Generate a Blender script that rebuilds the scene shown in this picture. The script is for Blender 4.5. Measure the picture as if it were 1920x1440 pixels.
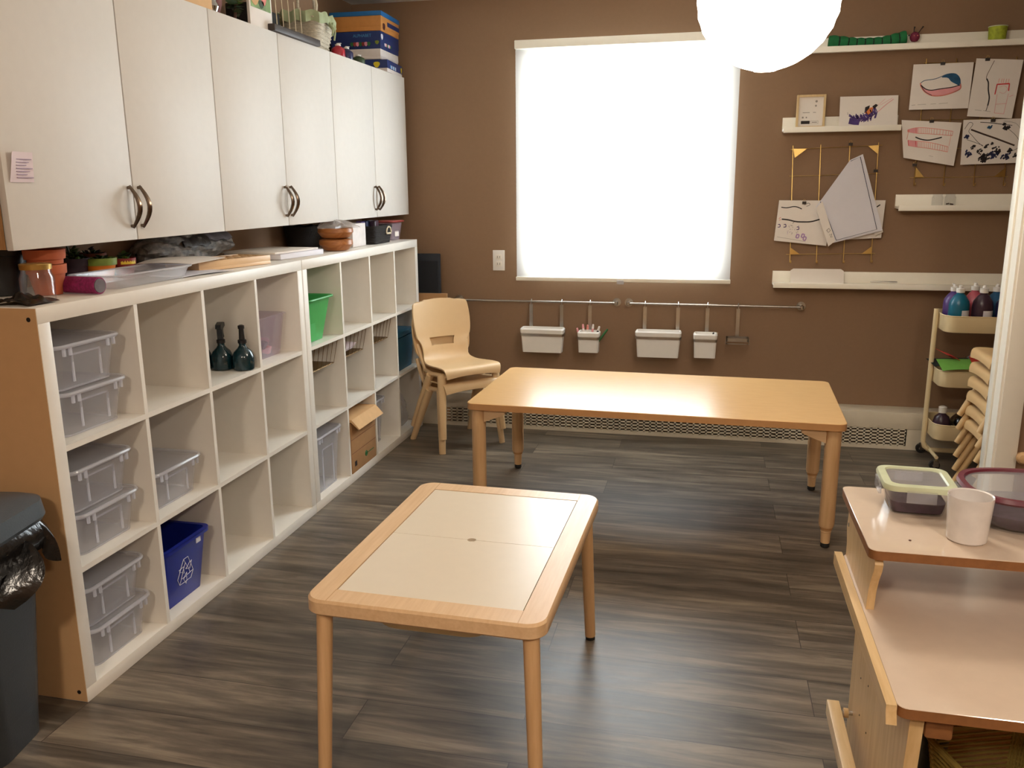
import bpy, bmesh, math, random
from mathutils import Vector, Matrix
random.seed(7)
for o in list(bpy.data.objects): bpy.data.objects.remove(o)
S = bpy.context.scene
COL = S.collection
PI = math.pi

# ------------------------------------------------------------------ camera
CP = Vector((1.6522, -1.8214, 1.4080))
CR = Vector((0.97511481, 0.22156648, -0.00770784))
CU = Vector((-0.04246238, 0.22077445, 0.97440012))
CF = Vector((-0.21759609, 0.94982469, -0.22468868))
FPX = 1596.35
cam = bpy.data.cameras.new('camera'); co = bpy.data.objects.new('camera', cam); COL.objects.link(co)
cam.sensor_width = 36; cam.sensor_fit = 'HORIZONTAL'; cam.lens = FPX / 1920 * 36; cam.clip_start = .05
mw = Matrix(((CR.x, CU.x, -CF.x, CP.x), (CR.y, CU.y, -CF.y, CP.y), (CR.z, CU.z, -CF.z, CP.z), (0, 0, 0, 1)))
co.matrix_world = mw
S.camera = co

# ------------------------------------------------------------------ world, exposure
w = bpy.data.worlds.new('world'); S.world = w; w.use_nodes = True
w.node_tree.nodes['Background'].inputs[0].default_value = (.75, .87, 1, 1)
w.node_tree.nodes['Background'].inputs[1].default_value = 1.0
S.view_settings.view_transform = 'Standard'; S.view_settings.look = 'None'
S.view_settings.gamma = 1; S.view_settings.use_curve_mapping = False
S.view_settings.exposure = 0.35
try:
    S.cycles.transparent_max_bounces = 32
    S.cycles.max_bounces = 10
    S.cycles.diffuse_bounces = 5
except Exception: pass
WINDOW_E = 11.0      # daylight on the window pane
LANTERN_E = 18.0     # paper lantern
FILL_E = 90.0        # added unseen lamps, warm fill from behind the camera

# ------------------------------------------------------------------ materials
MT = {}
def _new(name):
    m = bpy.data.materials.new(name); m.use_nodes = True
    nt = m.node_tree; b = nt.nodes['Principled BSDF']; MT[name] = m
    return m, nt, b
def s2l(c):
    return tuple((x/12.92 if x <= .04045 else ((x+.055)/1.055)**2.4) for x in [v/255 for v in c])
def mat(name, rgb, rough=.5, metal=0, var=.06, scale=30, bump=0, spec=.5, stretch=None, coat=0):
    """plain procedural material: colour varied by noise"""
    m, nt, b = _new(name); c = s2l(rgb)
    b.inputs['Roughness'].default_value = rough; b.inputs['Metallic'].default_value = metal
    b.inputs['Specular IOR Level'].default_value = spec
    if coat: b.inputs['Coat Weight'].default_value = coat; b.inputs['Coat Roughness'].default_value = .08
    tc = nt.nodes.new('ShaderNodeTexCoord'); mp = nt.nodes.new('ShaderNodeMapping')
    nt.links.new(tc.outputs['Object'], mp.inputs[0])
    if stretch: mp.inputs['Scale'].default_value = stretch
    n = nt.nodes.new('ShaderNodeTexNoise'); n.inputs['Scale'].default_value = scale; n.inputs['Detail'].default_value = 4
    nt.links.new(mp.outputs[0], n.inputs['Vector'])
    r = nt.nodes.new('ShaderNodeValToRGB')
    r.color_ramp.elements[0].position = .3; r.color_ramp.elements[1].position = .7
    r.color_ramp.elements[0].color = (*[max(0, x*(1-var)) for x in c], 1)
    r.color_ramp.elements[1].color = (*[min(1, x*(1+var)) for x in c], 1)
    nt.links.new(n.outputs['Fac'], r.inputs[0]); nt.links.new(r.outputs[0], b.inputs['Base Color'])
    if bump:
        bp = nt.nodes.new('ShaderNodeBump'); bp.inputs['Strength'].default_value = bump; bp.inputs['Distance'].default_value = .004
        nt.links.new(n.outputs['Fac'], bp.inputs['Height']); nt.links.new(bp.outputs[0], b.inputs['Normal'])
    return m
def clear(name, rgb, trans=.7, diff=.6, rough=.12):
    """thin clear plastic or glass: transparent + a little diffuse + gloss"""
    m, nt, b = _new(name); c = s2l(rgb); nt.nodes.remove(b)
    out = nt.nodes['Material Output']
    t = nt.nodes.new('ShaderNodeBsdfTransparent'); t.inputs[0].default_value = (*[.93+.07*x for x in c], 1)
    d = nt.nodes.new('ShaderNodeBsdfDiffuse'); d.inputs[0].default_value = (*c, 1)
    tl = nt.nodes.new('ShaderNodeBsdfTranslucent'); tl.inputs[0].default_value = (*c, 1)
    md = nt.nodes.new('ShaderNodeMixShader'); md.inputs[0].default_value = .5
    nt.links.new(d.outputs[0], md.inputs[1]); nt.links.new(tl.outputs[0], md.inputs[2])
    g = nt.nodes.new('ShaderNodeBsdfGlossy'); g.inputs[1].default_value = rough
    m1 = nt.nodes.new('ShaderNodeMixShader'); m1.inputs[0].default_value = 1-trans
    nt.links.new(t.outputs[0], m1.inputs[1]); nt.links.new(md.outputs[0], m1.inputs[2])
    fr = nt.nodes.new('ShaderNodeLayerWeight'); fr.inputs[0].default_value = .5
    pw = nt.nodes.new('ShaderNodeMath'); pw.operation = 'POWER'; pw.inputs[1].default_value = 3.5
    ml = nt.nodes.new('ShaderNodeMath'); ml.operation = 'MULTIPLY_ADD'; ml.inputs[1].default_value = .45; ml.inputs[2].default_value = .03
    nt.links.new(fr.outputs['Facing'], pw.inputs[0]); nt.links.new(pw.outputs[0], ml.inputs[0])
    m2 = nt.nodes.new('ShaderNodeMixShader')
    nt.links.new(ml.outputs[0], m2.inputs[0]); nt.links.new(m1.outputs[0], m2.inputs[1]); nt.links.new(g.outputs[0], m2.inputs[2])
    nt.links.new(m2.outputs[0], out.inputs[0])
    return m
def emit(name, rgb, strength):
    m, nt, b = _new(name); b.inputs['Base Color'].default_value = (.8, .8, .8, 1)
    b.inputs['Emission Color'].default_value = (*rgb, 1); b.inputs['Emission Strength'].default_value = strength
    return m
def wood(name, c1, c2, rough=.4, axis='X', scale=6, spec=.4):
    m, nt, b = _new(name)
    b.inputs['Roughness'].default_value = rough; b.inputs['Specular IOR Level'].default_value = spec
    tc = nt.nodes.new('ShaderNodeTexCoord'); mp = nt.nodes.new('ShaderNodeMapping')
    nt.links.new(tc.outputs['Object'], mp.inputs[0])
    mp.inputs['Scale'].default_value = {'X': (1, 14, 14), 'Y': (14, 1, 14), 'Z': (14, 14, 1)}[axis]
    n = nt.nodes.new('ShaderNodeTexNoise'); n.inputs['Scale'].default_value = scale; n.inputs['Detail'].default_value = 6
    n.inputs['Roughness'].default_value = .6
    nt.links.new(mp.outputs[0], n.inputs['Vector'])
    r = nt.nodes.new('ShaderNodeValToRGB'); r.color_ramp.elements[0].position = .3; r.color_ramp.elements[1].position = .72
    r.color_ramp.elements[0].color = (*s2l(c1), 1); r.color_ramp.elements[1].color = (*s2l(c2), 1)
    nt.links.new(n.outputs['Fac'], r.inputs[0]); nt.links.new(r.outputs[0], b.inputs['Base Color'])
    return m

mat('wall_paint', (146, 118, 94), .8, var=.02, scale=60, bump=.05, spec=.12)
mat('ceiling_paint', (222, 216, 206), .9, var=.04, scale=80, bump=.2)
mat('white_laminate', (236, 230, 220), .4, var=.01, spec=.45)
mat('white_door', (222, 217, 210), .5, var=.012, spec=.25)
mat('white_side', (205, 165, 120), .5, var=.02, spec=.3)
wood('particle_wood', (150, 108, 66), (190, 145, 98), .6, 'Z', 10)
mat('white_paint', (248, 242, 228), .4, var=.01)
mat('heater_white', (226, 216, 196), .45, var=.015)
mat('dark_slot', (104, 92, 76), .8)
mat('white_plastic', (238, 234, 228), .35, var=.01)
mat('steel', (178, 172, 164), .3, metal=1)
mat('chrome', (200, 198, 194), .12, metal=1)
mat('bronze_steel', (120, 105, 92), .22, metal=1)
mat('gold', (222, 186, 112), .3, metal=1)
mat('dark_gold', (120, 92, 52), .4, metal=.8)
wood('beech', (218, 180, 136), (232, 198, 156), .38, 'Y', 5)
wood('beech_x', (218, 180, 136), (232, 198, 156), .38, 'X', 5)
wood('beech_z', (208, 166, 118), (224, 184, 138), .42, 'Z', 5)
mat('maple_laminate', (222, 178, 122), .26, var=.035, scale=14, stretch=(1, 8, 1), spec=.5)
mat('cream_panel', (228, 214, 192), .3, var=.01, spec=.45)
mat('table_edge', (190, 140, 90), .45, var=.04)
wood('birch_ply', (206, 170, 118), (226, 194, 144), .4, 'Y', 5)
wood('birch_ply_z', (206, 170, 118), (226, 194, 144), .45, 'Z', 5)
mat('ply_edge', (140, 92, 52), .5, var=.12, scale=60)
mat('deck_laminate', (218, 198, 178), .12, var=.02, spec=.55)
mat('chair_plastic', (226, 192, 146), .42, var=.01)
mat('toddler_plastic', (222, 186, 134), .42, var=.01)
mat('cart_cream', (228, 208, 166), .35, var=.01)
mat('black_rubber', (28, 27, 26), .6)
mat('black_plastic', (22, 22, 24), .4)
mat('bin_grey', (50, 53, 56), .38, bump=.1, scale=200)
mat('bin_lid', (78, 88, 96), .35, bump=.1, scale=200)
mat('bag_black', (14, 13, 13), .2, spec=.7, bump=.6, scale=40)
mat('terracotta', (186, 98, 62), .8, var=.1)
mat('terracotta_dark', (120, 62, 40), .8, var=.1)
mat('soil', (40, 28, 20), .95, bump=.8, scale=80)
mat('leaf_dark', (48, 66, 34), .5, var=.3)
mat('leaf_green', (84, 112, 48), .5, var=.3)
mat('paint_green', (130, 150, 60), .5, var=.2)
mat('paint_orange', (232, 128, 30), .5, var=.15)
mat('paint_blue', (92, 140, 170), .5, var=.2)
mat('paint_yellow', (236, 204, 60), .5, var=.1)
mat('paint_red', (150, 50, 48), .5, var=.3)
mat('pot_plum', (50, 30, 44), .6, var=.3)
mat('magenta_burlap', (138, 30, 88), .85, var=.35, scale=120, bump=.6)
mat('grey_burlap', (110, 104, 110), .85, var=.2)
mat('bark', (112, 104, 96), .6, var=.75, scale=26, bump=1, stretch=(2, 1, 2))
mat('foil_dark', (60, 56, 54), .35, var=.5, scale=40, bump=.8)
mat('paper', (236, 228, 220), .8, var=.01)
mat('paper_cool', (226, 224, 232), .8, var=.01)
mat('paper_pink', (226, 208, 210), .8, var=.01)
mat('paper_line', (170, 150, 170), .8)
mat('ink_black', (34, 26, 28), .7)
mat('ink_navy', (28, 34, 72), .7, var=.3)
mat('ink_blue', (32, 84, 122), .7, var=.2)
mat('ink_red', (214, 60, 62), .7, var=.1)
mat('ink_pink', (228, 140, 128), .7, var=.1)
mat('ink_rose', (232, 160, 164), .7)
mat('ink_purple', (78, 52, 120), .7, var=.2)
mat('ink_lilac', (176, 140, 190), .7)
mat('ink_orange', (226, 132, 72), .7)
mat('ink_grey', (150, 140, 132), .7)
mat('twig_brown', (84, 58, 44), .7, var=.2)
wood('frame_oak', (206, 176, 128), (222, 194, 146), .5, 'Z')
mat('cardboard', (176, 132, 88), .8, var=.05)
mat('cardboard_light', (214, 172, 122), .8, var=.04)
mat('logo_green', (50, 110, 60), .7)
mat('green_bin', (62, 168, 84), .4)
mat('blue_bin', (24, 40, 140), .3)
mat('teal_box', (14, 84, 112), .4)
mat('bottle_teal', (10, 44, 52), .15, spec=.7)
mat('black_fabric', (20, 22, 28), .85)
mat('black_board', (22, 28, 38), .6)
mat('black_wicker', (30, 24, 20), .7, var=.4, scale=150, bump=.9, stretch=(1, 1, 3))
wood('bowl_wood', (150, 90, 46), (188, 124, 70), .35, 'X')
mat('rope', (220, 206, 178), .8, var=.1)
mat('wicker_white', (196, 186, 166), .7, var=.2, scale=70, bump=.9, stretch=(1, 1, 3))
mat('sage_cloth', (168, 178, 140), .85, var=.08, scale=40, bump=.3)
mat('box_navy', (28, 50, 110), .5, var=.05)
mat('box_blue', (28, 110, 178), .45, var=.05)
mat('box_tan', (206, 142, 74), .55, var=.06)
mat('box_white', (222, 214, 210), .55)
mat('print_yellow', (222, 200, 40), .5)
mat('print_sky', (80, 150, 205), .5)
mat('print_pink', (226, 150, 170), .5)
mat('print_brown', (84, 40, 34), .5)
mat('photo_green', (130, 160, 100), .5, var=.4, scale=20)
mat('caterpillar_green', (24, 112, 62), .8, var=.15)
mat('plum_head', (120, 34, 62), .7)
mat('lime', (164, 176, 50), .7, var=.25, scale=60, bump=.3)
mat('bottle_red', (176, 36, 52), .3)
mat('bottle_navy', (38, 40, 86), .3)
mat('bottle_purple', (92, 68, 132), .3)
mat('bottle_plum', (64, 44, 58), .3)
mat('bottle_cyan', (14, 100, 128), .3)
mat('bottle_pinkish', (196, 96, 110), .3)
mat('felt_green', (110, 170, 70), .9)
mat('felt_red', (206, 62, 48), .9)
mat('felt_black', (26, 34, 32), .9)
mat('purple_play', (72, 52, 66), .8, var=.3, scale=60)
mat('lid_green', (200, 206, 172), .4)
mat('lid_maroon', (104, 34, 52), .35)
mat('mug_white', (226, 220, 216), .25, coat=.4)
mat('basket_yellow', (150, 130, 66), .5)
mat('toy_pink', (236, 104, 104), .5)
mat('toy_dark', (60, 48, 70), .5)
mat('bin_inside_pink', (190, 130, 150), .7, var=.3)
mat('game_red', (112, 52, 40), .7)
mat('tray_brown', (60, 50, 46), .5)
clear('clear_plastic', (240, 240, 246), .75)
clear('clear_lid', (226, 226, 232), .72)
clear('clear_edge', (232, 232, 238), .35)
clear('clear_bag', (216, 212, 210), .6, rough=.2)
clear('clear_glass', (222, 224, 224), .965, rough=.04)
clear('tinted_tub', (222, 208, 222), .68)
emit('daylight', (.80, .91, 1.0), WINDOW_E)
emit('lantern_paper', (1.0, .89, .74), LANTERN_E)
emit('lamp_panel', (1.0, .86, .70), FILL_E)

# shade fabric: sheer weave, part open, part translucent
m, nt, b = _new('shade_fabric'); nt.nodes.remove(b)
t = nt.nodes.new('ShaderNodeBsdfTransparent'); d = nt.nodes.new('ShaderNodeBsdfDiffuse'); tl = nt.nodes.new('ShaderNodeBsdfTranslucent')
for q in (d, tl): q.inputs[0].default_value = (.8, .79, .74, 1)
a = nt.nodes.new('ShaderNodeMixShader'); a.inputs[0].default_value = .6
nt.links.new(d.outputs[0], a.inputs[1]); nt.links.new(tl.outputs[0], a.inputs[2])
c_ = nt.nodes.new('ShaderNodeMixShader'); c_.inputs[0].default_value = .55
nt.links.new(t.outputs[0], c_.inputs[1]); nt.links.new(a.outputs[0], c_.inputs[2])
nt.links.new(c_.outputs[0], nt.nodes['Material Output'].inputs[0])

# floor: grey-brown vinyl planks running along x
m, nt, b = _new('vinyl_plank')
tc = nt.nodes.new('ShaderNodeTexCoord')
br = nt.nodes.new('ShaderNodeTexBrick'); br.offset = .37; br.offset_frequency = 2
br.inputs['Scale'].default_value = 1; br.inputs['Brick Width'].default_value = 1.22; br.inputs['Row Height'].default_value = .18
br.inputs['Mortar Size'].default_value = .0012; br.inputs['Mortar Smooth'].default_value = .1; br.inputs['Bias'].default_value = 0
br.inputs['Color1'].default_value = (0, 0, 0, 1); br.inputs['Color2'].default_value = (1, 1, 1, 1); br.inputs['Mortar'].default_value = (.5, .5, .5, 1)
nt.links.new(tc.outputs['Object'], br.inputs['Vector'])
mp = nt.nodes.new('ShaderNodeMapping'); mp.inputs['Scale'].default_value = (1.3, 14, 1)
add = nt.nodes.new('ShaderNodeVectorMath'); add.operation = 'MULTIPLY_ADD'
add.inputs[1].default_value = (9, 7, 3)
nt.links.new(br.outputs['Color'], add.inputs[0]); nt.links.new(tc.outputs['Object'], add.inputs[2])
nt.links.new(add.outputs[0], mp.inputs[0])
n1 = nt.nodes.new('ShaderNodeTexNoise'); n1.inputs['Scale'].default_value = 1.6; n1.inputs['Detail'].default_value = 8; n1.inputs['Roughness'].default_value = .66; n1.inputs['Distortion'].default_value = .5
nt.links.new(mp.outputs[0], n1.inputs['Vector'])
mp2 = nt.nodes.new('ShaderNodeMapping'); mp2.inputs['Scale'].default_value = (.8, 3.2, 1)
nt.links.new(add.outputs[0], mp2.inputs[0])
n2 = nt.nodes.new('ShaderNodeTexNoise'); n2.inputs['Scale'].default_value = 1.5; n2.inputs['Detail'].default_value = 3
nt.links.new(mp2.outputs[0], n2.inputs['Vector'])
r1 = nt.nodes.new('ShaderNodeValToRGB')
e = r1.color_ramp.elements; e[0].position = .33; e[0].color = (*s2l((76, 68, 59)), 1); e[1].position = .68; e[1].color = (*s2l((146, 133, 116)), 1)
x = e.new(.5); x.color = (*s2l((108, 97, 85)), 1)
nt.links.new(n1.outputs['Fac'], r1.inputs[0])
r2 = nt.nodes.new('ShaderNodeValToRGB'); r2.color_ramp.elements[0].position = .35; r2.color_ramp.elements[1].position = .65
r2.color_ramp.elements[0].color = (.62, .62, .62, 1); r2.color_ramp.elements[1].color = (1.12, 1.1, 1.06, 1)
nt.links.new(n2.outputs['Fac'], r2.inputs[0])
mx = nt.nodes.new('ShaderNodeMix'); mx.data_type = 'RGBA'; mx.blend_type = 'MULTIPLY'; mx.inputs[0].default_value = 1
nt.links.new(r1.outputs[0], mx.inputs[6]); nt.links.new(r2.outputs[0], mx.inputs[7])
mx2 = nt.nodes.new('ShaderNodeMix'); mx2.data_type = 'RGBA'; mx2.blend_type = 'MIX'
nt.links.new(br.outputs['Fac'], mx2.inputs[0]); nt.links.new(mx.outputs[2], mx2.inputs[6]); mx2.inputs[7].default_value = (*s2l((60, 50, 44)), 1)
nt.links.new(mx2.outputs[2], b.inputs['Base Color'])
b.inputs['Roughness'].default_value = .36; b.inputs['Specular IOR Level'].default_value = .5
rr = nt.nodes.new('ShaderNodeMapRange'); rr.inputs[3].default_value = .30; rr.inputs[4].default_value = .46
nt.links.new(n1.outputs['Fac'], rr.inputs[0]); nt.links.new(rr.outputs[0], b.inputs['Roughness'])
bp = nt.nodes.new('ShaderNodeBump'); bp.inputs['Strength'].default_value = .25; bp.inputs['Distance'].default_value = .002
nt.links.new(n1.outputs['Fac'], bp.inputs['Height']); nt.links.new(bp.outputs[0], b.inputs['Normal'])

# ------------------------------------------------------------------ mesh helper
class MB:
    def __init__(s): s.v = []; s.f = []; s.m = []; s.sm = []; s.mats = []
    def mi(s, n):
        if n not in s.mats: s.mats.append(n)
        return s.mats.index(n)
    def add(s, vs, fs, mt, smooth=False, T=None):
        k = len(s.v); i = s.mi(mt)
        for q in vs:
            q = Vector(q); s.v.append(T @ q if T else q)
        for f in fs: s.f.append([k+j for j in f]); s.m.append(i); s.sm.append(smooth)
        return s
    def bm(s, bm, mt, smooth=False, T=None):
        bm.verts.index_update()
        s.add([v.co.copy() for v in bm.verts], [[v.index for v in f.verts] for f in bm.faces], mt, smooth, T); bm.free(); return s
    def box(s, x0, x1, y0, y1, z0, z1, mt, bev=0, T=None, seg=2):
        bm = bmesh.new(); bmesh.ops.create_cube(bm, size=1)
        for v in bm.verts:
            v.co = Vector((x0 if v.co.x < 0 else x1, y0 if v.co.y < 0 else y1, z0 if v.co.z < 0 else z1))
        if bev: bmesh.ops.bevel(bm, geom=list(bm.edges), offset=bev, segments=seg, profile=.5, affect='EDGES')
        return s.bm(bm, mt, False, T)
    def lathe(s, prof, mt, c=(0, 0, 0), n=24, T=None, smooth=True, cap=True, wob=0):
        vs = []; fs = []
        for (r, z) in prof:
            for k in range(n):
                a = 2*PI*k/n; rr = r*(1+wob*math.sin(k*5.3+z*60))
                vs.append((c[0]+rr*math.cos(a), c[1]+rr*math.sin(a), c[2]+z))
        for i in range(len(prof)-1):
            for k in range(n):
                k2 = (k+1) % n; fs.append((i*n+k, i*n+k2, (i+1)*n+k2, (i+1)*n+k))
        if cap:
            fs.append(tuple(range(n))[::-1]); L = (len(prof)-1)*n; fs.append(tuple(range(L, L+n)))
        return s.add(vs, fs, mt, smooth, T)
    def tube(s, pts, r, mt, n=8, closed=False, T=None, cap=True, flat=None):
        P = [Vector(p) for p in pts]; vs = []; fs = []; N = len(P)
        rs = r if isinstance(r, (list, tuple)) else [r]*N
        prev = None
        for i, p in enumerate(P):
            if closed: t = P[(i+1) % N]-P[i-1]
            else: t = P[min(i+1, N-1)]-P[max(i-1, 0)]
            t = t.normalized() if t.length > 1e-9 else Vector((0, 0, 1))
            if prev is None:
                u = t.cross(Vector((0, 0, 1)))
                if u.length < .05: u = t.cross(Vector((0, 1, 0)))
                u.normalize()
            else:
                u = prev - t*prev.dot(t); u.normalize()
            prev = u; v_ = t.cross(u)
            for k in range(n):
                a = 2*PI*k/n; f = flat if flat else 1
                vs.append(p+u*(rs[i]*math.cos(a))+v_*(rs[i]*f*math.sin(a)))
        for i in range(N if closed else N-1):
            j = (i+1) % N
            for k in range(n):
                k2 = (k+1) % n; fs.append((i*n+k, i*n+k2, j*n+k2, j*n+k))
        if cap and not closed: fs.append(tuple(range(n))[::-1]); fs.append(tuple(range((N-1)*n, N*n)))
        return s.add(vs, fs, mt, True, T)
    def cyl(s, a, b, r, mt, n=16, r2=None, T=None, smooth=True):
        return s.tube([a, b], [r, r if r2 is None else r2], mt, n, T=T)
    def prism(s, poly, axis, a, b, mt, T=None, smooth=False):
        """poly of 2-D points extruded along axis from a to b. axis x: (y,z); y: (x,z); z: (x,y)"""
        def P(u, v, h): return {'x': (h, u, v), 'y': (u, h, v), 'z': (u, v, h)}[axis]
        n = len(poly); vs = [P(u, v, a) for u, v in poly]+[P(u, v, b) for u, v in poly]
        fs = [tuple(range(n))[::-1], tuple(range(n, 2*n))]+[(i, (i+1) % n, n+(i+1) % n, n+i) for i in range(n)]
        return s.add(vs, fs, mt, smooth, T)
    def loft(s, rings, mt, T=None, smooth=True, cap0=True, cap1=True):
        n = len(rings[0]); vs = [p for r in rings for p in r]; fs = []
        for i in range(len(rings)-1):
            for k in range(n):
                k2 = (k+1) % n; fs.append((i*n+k, i*n+k2, (i+1)*n+k2, (i+1)*n+k))
        if cap0: fs.append(tuple(range(n))[::-1])
        if cap1: fs.append(tuple(range((len(rings)-1)*n, len(rings)*n)))
        return s.add(vs, fs, mt, smooth, T)
    def grid(s, fn, nu, nv, mt, smooth=True, T=None, skip=None, th=0):
        vs = []; fs = []
        pts = [[Vector(fn(i/nu, j/nv)) for j in range(nv+1)] for i in range(nu+1)]
        for r in pts: vs += r
        def id(i, j): return i*(nv+1)+j
        keep = [[not (skip and skip(i, j)) for j in range(nv)] for i in range(nu)]
        for i in range(nu):
            for j in range(nv):
                if keep[i][j]: fs.append((id(i, j), id(i+1, j), id(i+1, j+1), id(i, j+1)))
        if th:
            k = len(vs)
            for i in range(nu+1):
                for j in range(nv+1):
                    a = pts[min(i+1, nu)][j]-pts[max(i-1, 0)][j]; b_ = pts[i][min(j+1, nv)]-pts[i][max(j-1, 0)]
                    nn = a.cross(b_); nn = nn.normalized() if nn.length > 1e-12 else Vector((0, 0, 1))
                    vs.append(pts[i][j]-nn*th)
            fs2 = [tuple(k+q for q in f[::-1]) for f in fs]
            edge = {}
            for f in fs:
                for q in range(4):
                    e_ = (f[q], f[(q+1) % 4]); edge[e_] = 1
            side = [(b2, a2, a2+k, b2+k) for (a2, b2) in edge if (b2, a2) not in edge]
            fs = fs+fs2+side
        return s.add(vs, fs, mt, smooth, T)
    def obj(s, name, parent=None, loc=None, rz=0, label=None, cat=None, group=None, kind=None, rot=None):
        me = bpy.data.meshes.new(name)
        me.from_pydata([tuple(v) for v in s.v], [], s.f)
        for n in s.mats: me.materials.append(MT[n])
        for i, p in enumerate(me.polygons): p.material_index = s.m[i]; p.use_smooth = s.sm[i]
        bm = bmesh.new(); bm.from_mesh(me); bmesh.ops.recalc_face_normals(bm, faces=bm.faces); bm.to_mesh(me); bm.free()
        try: me.set_sharp_from_angle(angle=math.radians(38))
        except Exception: pass
        me.update()
        o = bpy.data.objects.new(name, me); COL.objects.link(o)
        if parent: o.parent = parent
        if loc is not None: o.location = loc
        if rz: o.rotation_euler = (0, 0, rz)
        if rot: o.rotation_euler = rot
        return tag(o, label, cat, group, kind)
def tag(o, label=None, cat=None, group=None, kind=None):
    if label: o['label'] = label
    if cat: o['category'] = cat
    if group: o['group'] = group
    if kind: o['kind'] = kind
    return o
def thing(name, label, cat, loc=(0, 0, 0), rz=0, group=None, rot=None):
    o = bpy.data.objects.new(name, None); COL.objects.link(o); o.empty_display_size = .1
    o.location = loc; o.rotation_euler = rot or (0, 0, rz)
    return tag(o, label, cat, group)
def copy_tree(o, parent=None, loc=None, rz=None, label=None):
    c = o.copy(); COL.objects.link(c); c.parent = parent
    if loc is not None: c.location = loc
    if rz is not None: c.rotation_euler = (0, 0, rz)
    if label: c['label'] = label
    for ch in [q for q in list(COL.objects) if q.parent == o]: copy_tree(ch, c)
    return c
def rr(w, d, r, z, cx=0, cy=0, n=5, yf=None):
    """rounded rectangle ring"""
    r = min(r, w/2-1e-4, d/2-1e-4); pts = []
    for (sx, sy, a0) in ((1, 1, 0), (-1, 1, PI/2), (-1, -1, PI), (1, -1, 1.5*PI)):
        for k in range(n+1):
            a = a0+PI/2*k/n
            pts.append((cx+sx*(w/2-r)+r*math.cos(a), cy+sy*(d/2-r)+r*math.sin(a), z))
    return pts
def tub(mb, w, d, h, mt, taper=.9, r=.02, th=.003, z=0, cx=0, cy=0, lip=0, lipmat=None):
    rings = [rr(w*taper, d*taper, r, z, cx, cy), rr(w, d, r, z+h, cx, cy)]
    if lip: rings += [rr(w+2*lip, d+2*lip, r+lip, z+h, cx, cy), rr(w+2*lip, d+2*lip, r+lip, z+h+.004, cx, cy)]
    top = z+h+(.004 if lip else 0)
    rings += [rr(w-2*th, d-2*th, r, top, cx, cy), rr(w*taper-2*th, d*taper-2*th, r, z+th, cx, cy)]
    mb.loft(rings, mt)
    return mb
def at(px, py, ax, val):
    """where the view ray of a photo pixel meets the plane axis=val"""
    d = CR*((px-960)/FPX)+CU*((720-py)/FPX)+CF
    t = (val-CP[ax])/d[ax]; return CP+d*t
def text(parent, body, size, mt, loc, rot, name='lettering', ext=.0004):
    cu = bpy.data.curves.new('t', 'FONT'); cu.body = body; cu.size = size; cu.extrude = ext; cu.align_x = 'CENTER'; cu.align_y = 'CENTER'
    o = bpy.data.objects.new('t', cu); COL.objects.link(o)
    bpy.context.view_layer.update()
    me = bpy.data.meshes.new_from_object(o.evaluated_get(bpy.context.evaluated_depsgraph_get()))
    bpy.data.objects.remove(o); me.materials.clear(); me.materials.append(MT[mt])
    o2 = bpy.data.objects.new(name, me); COL.objects.link(o2); o2.parent = parent; o2.location = loc; o2.rotation_euler = rot
    return o2
def struct(name, mb): return mb.obj(name, kind='structure')

# ================================================================== ROOM
YW = 3.125; XL = -.412; ZC = 2.444; XR = 3.75; YB = -4.0
struct('floor', MB().box(XL-.1, XR+.1, YB-.1, YW+.1, -.05, 0, 'vinyl_plank'))
struct('ceiling', MB().box(XL-.1, XR+.1, YB-.1, YW+.1, ZC, ZC+.05, 'ceiling_paint'))
# blind and window opening
B0 = at(966.4, 525.7, 1, YW-.06); B1 = at(1369, 536.5, 1, YW-.06); B2 = at(966.4, 76, 1, YW-.06); B3 = at(1389.6, 132, 1, YW-.06)
bx0 = (B0.x+B2.x)/2; bx1 = (B1.x+B3.x)/2; bz0 = B0.z; bz1 = B2.z
wx0, wx1, wz0, wz1 = bx0+.055, bx1-.065, bz0+.045, bz1-.075
mb = MB(); W = 'wall_paint'
mb.box(XL-.1, wx0, YW, YW+.14, 0, ZC, W); mb.box(wx1, XR+.1, YW, YW+.14, 0, ZC, W)
mb.box(wx0, wx1, YW, YW+.14, 0, wz0, W); mb.box(wx0, wx1, YW, YW+.14, wz1, ZC, W)
struct('wall_back', mb)
struct('wall_left', MB().box(XL-.1, XL, YB-.1, YW, 0, ZC, W))
struct('wall_right', MB().box(XR, XR+.1, YB-.1, YW, 0, ZC, W))
struct('wall_front', MB().box(XL, XR, YB-.1, YB, 0, ZC, W))
# window: frame in the opening and the bright pane behind the shade
mb = MB()
mb.box(wx0, wx1, YW+.09, YW+.10, wz0, wz1, 'daylight')
wp = struct('window_1', mb)
mb = MB(); f = .03
mb.box(wx0, wx0+.012, YW+.005, YW+.09, wz0, wz1, 'white_paint'); mb.box(wx1-.012, wx1, YW+.005, YW+.09, wz0, wz1, 'white_paint')
mb.box(wx0, wx1, YW+.005, YW+.09, wz0, wz0+.012, 'white_paint'); mb.box(wx0, wx1, YW+.005, YW+.09, wz1-.012, wz1, 'white_paint')
mb.obj('window_frame', wp)
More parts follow.
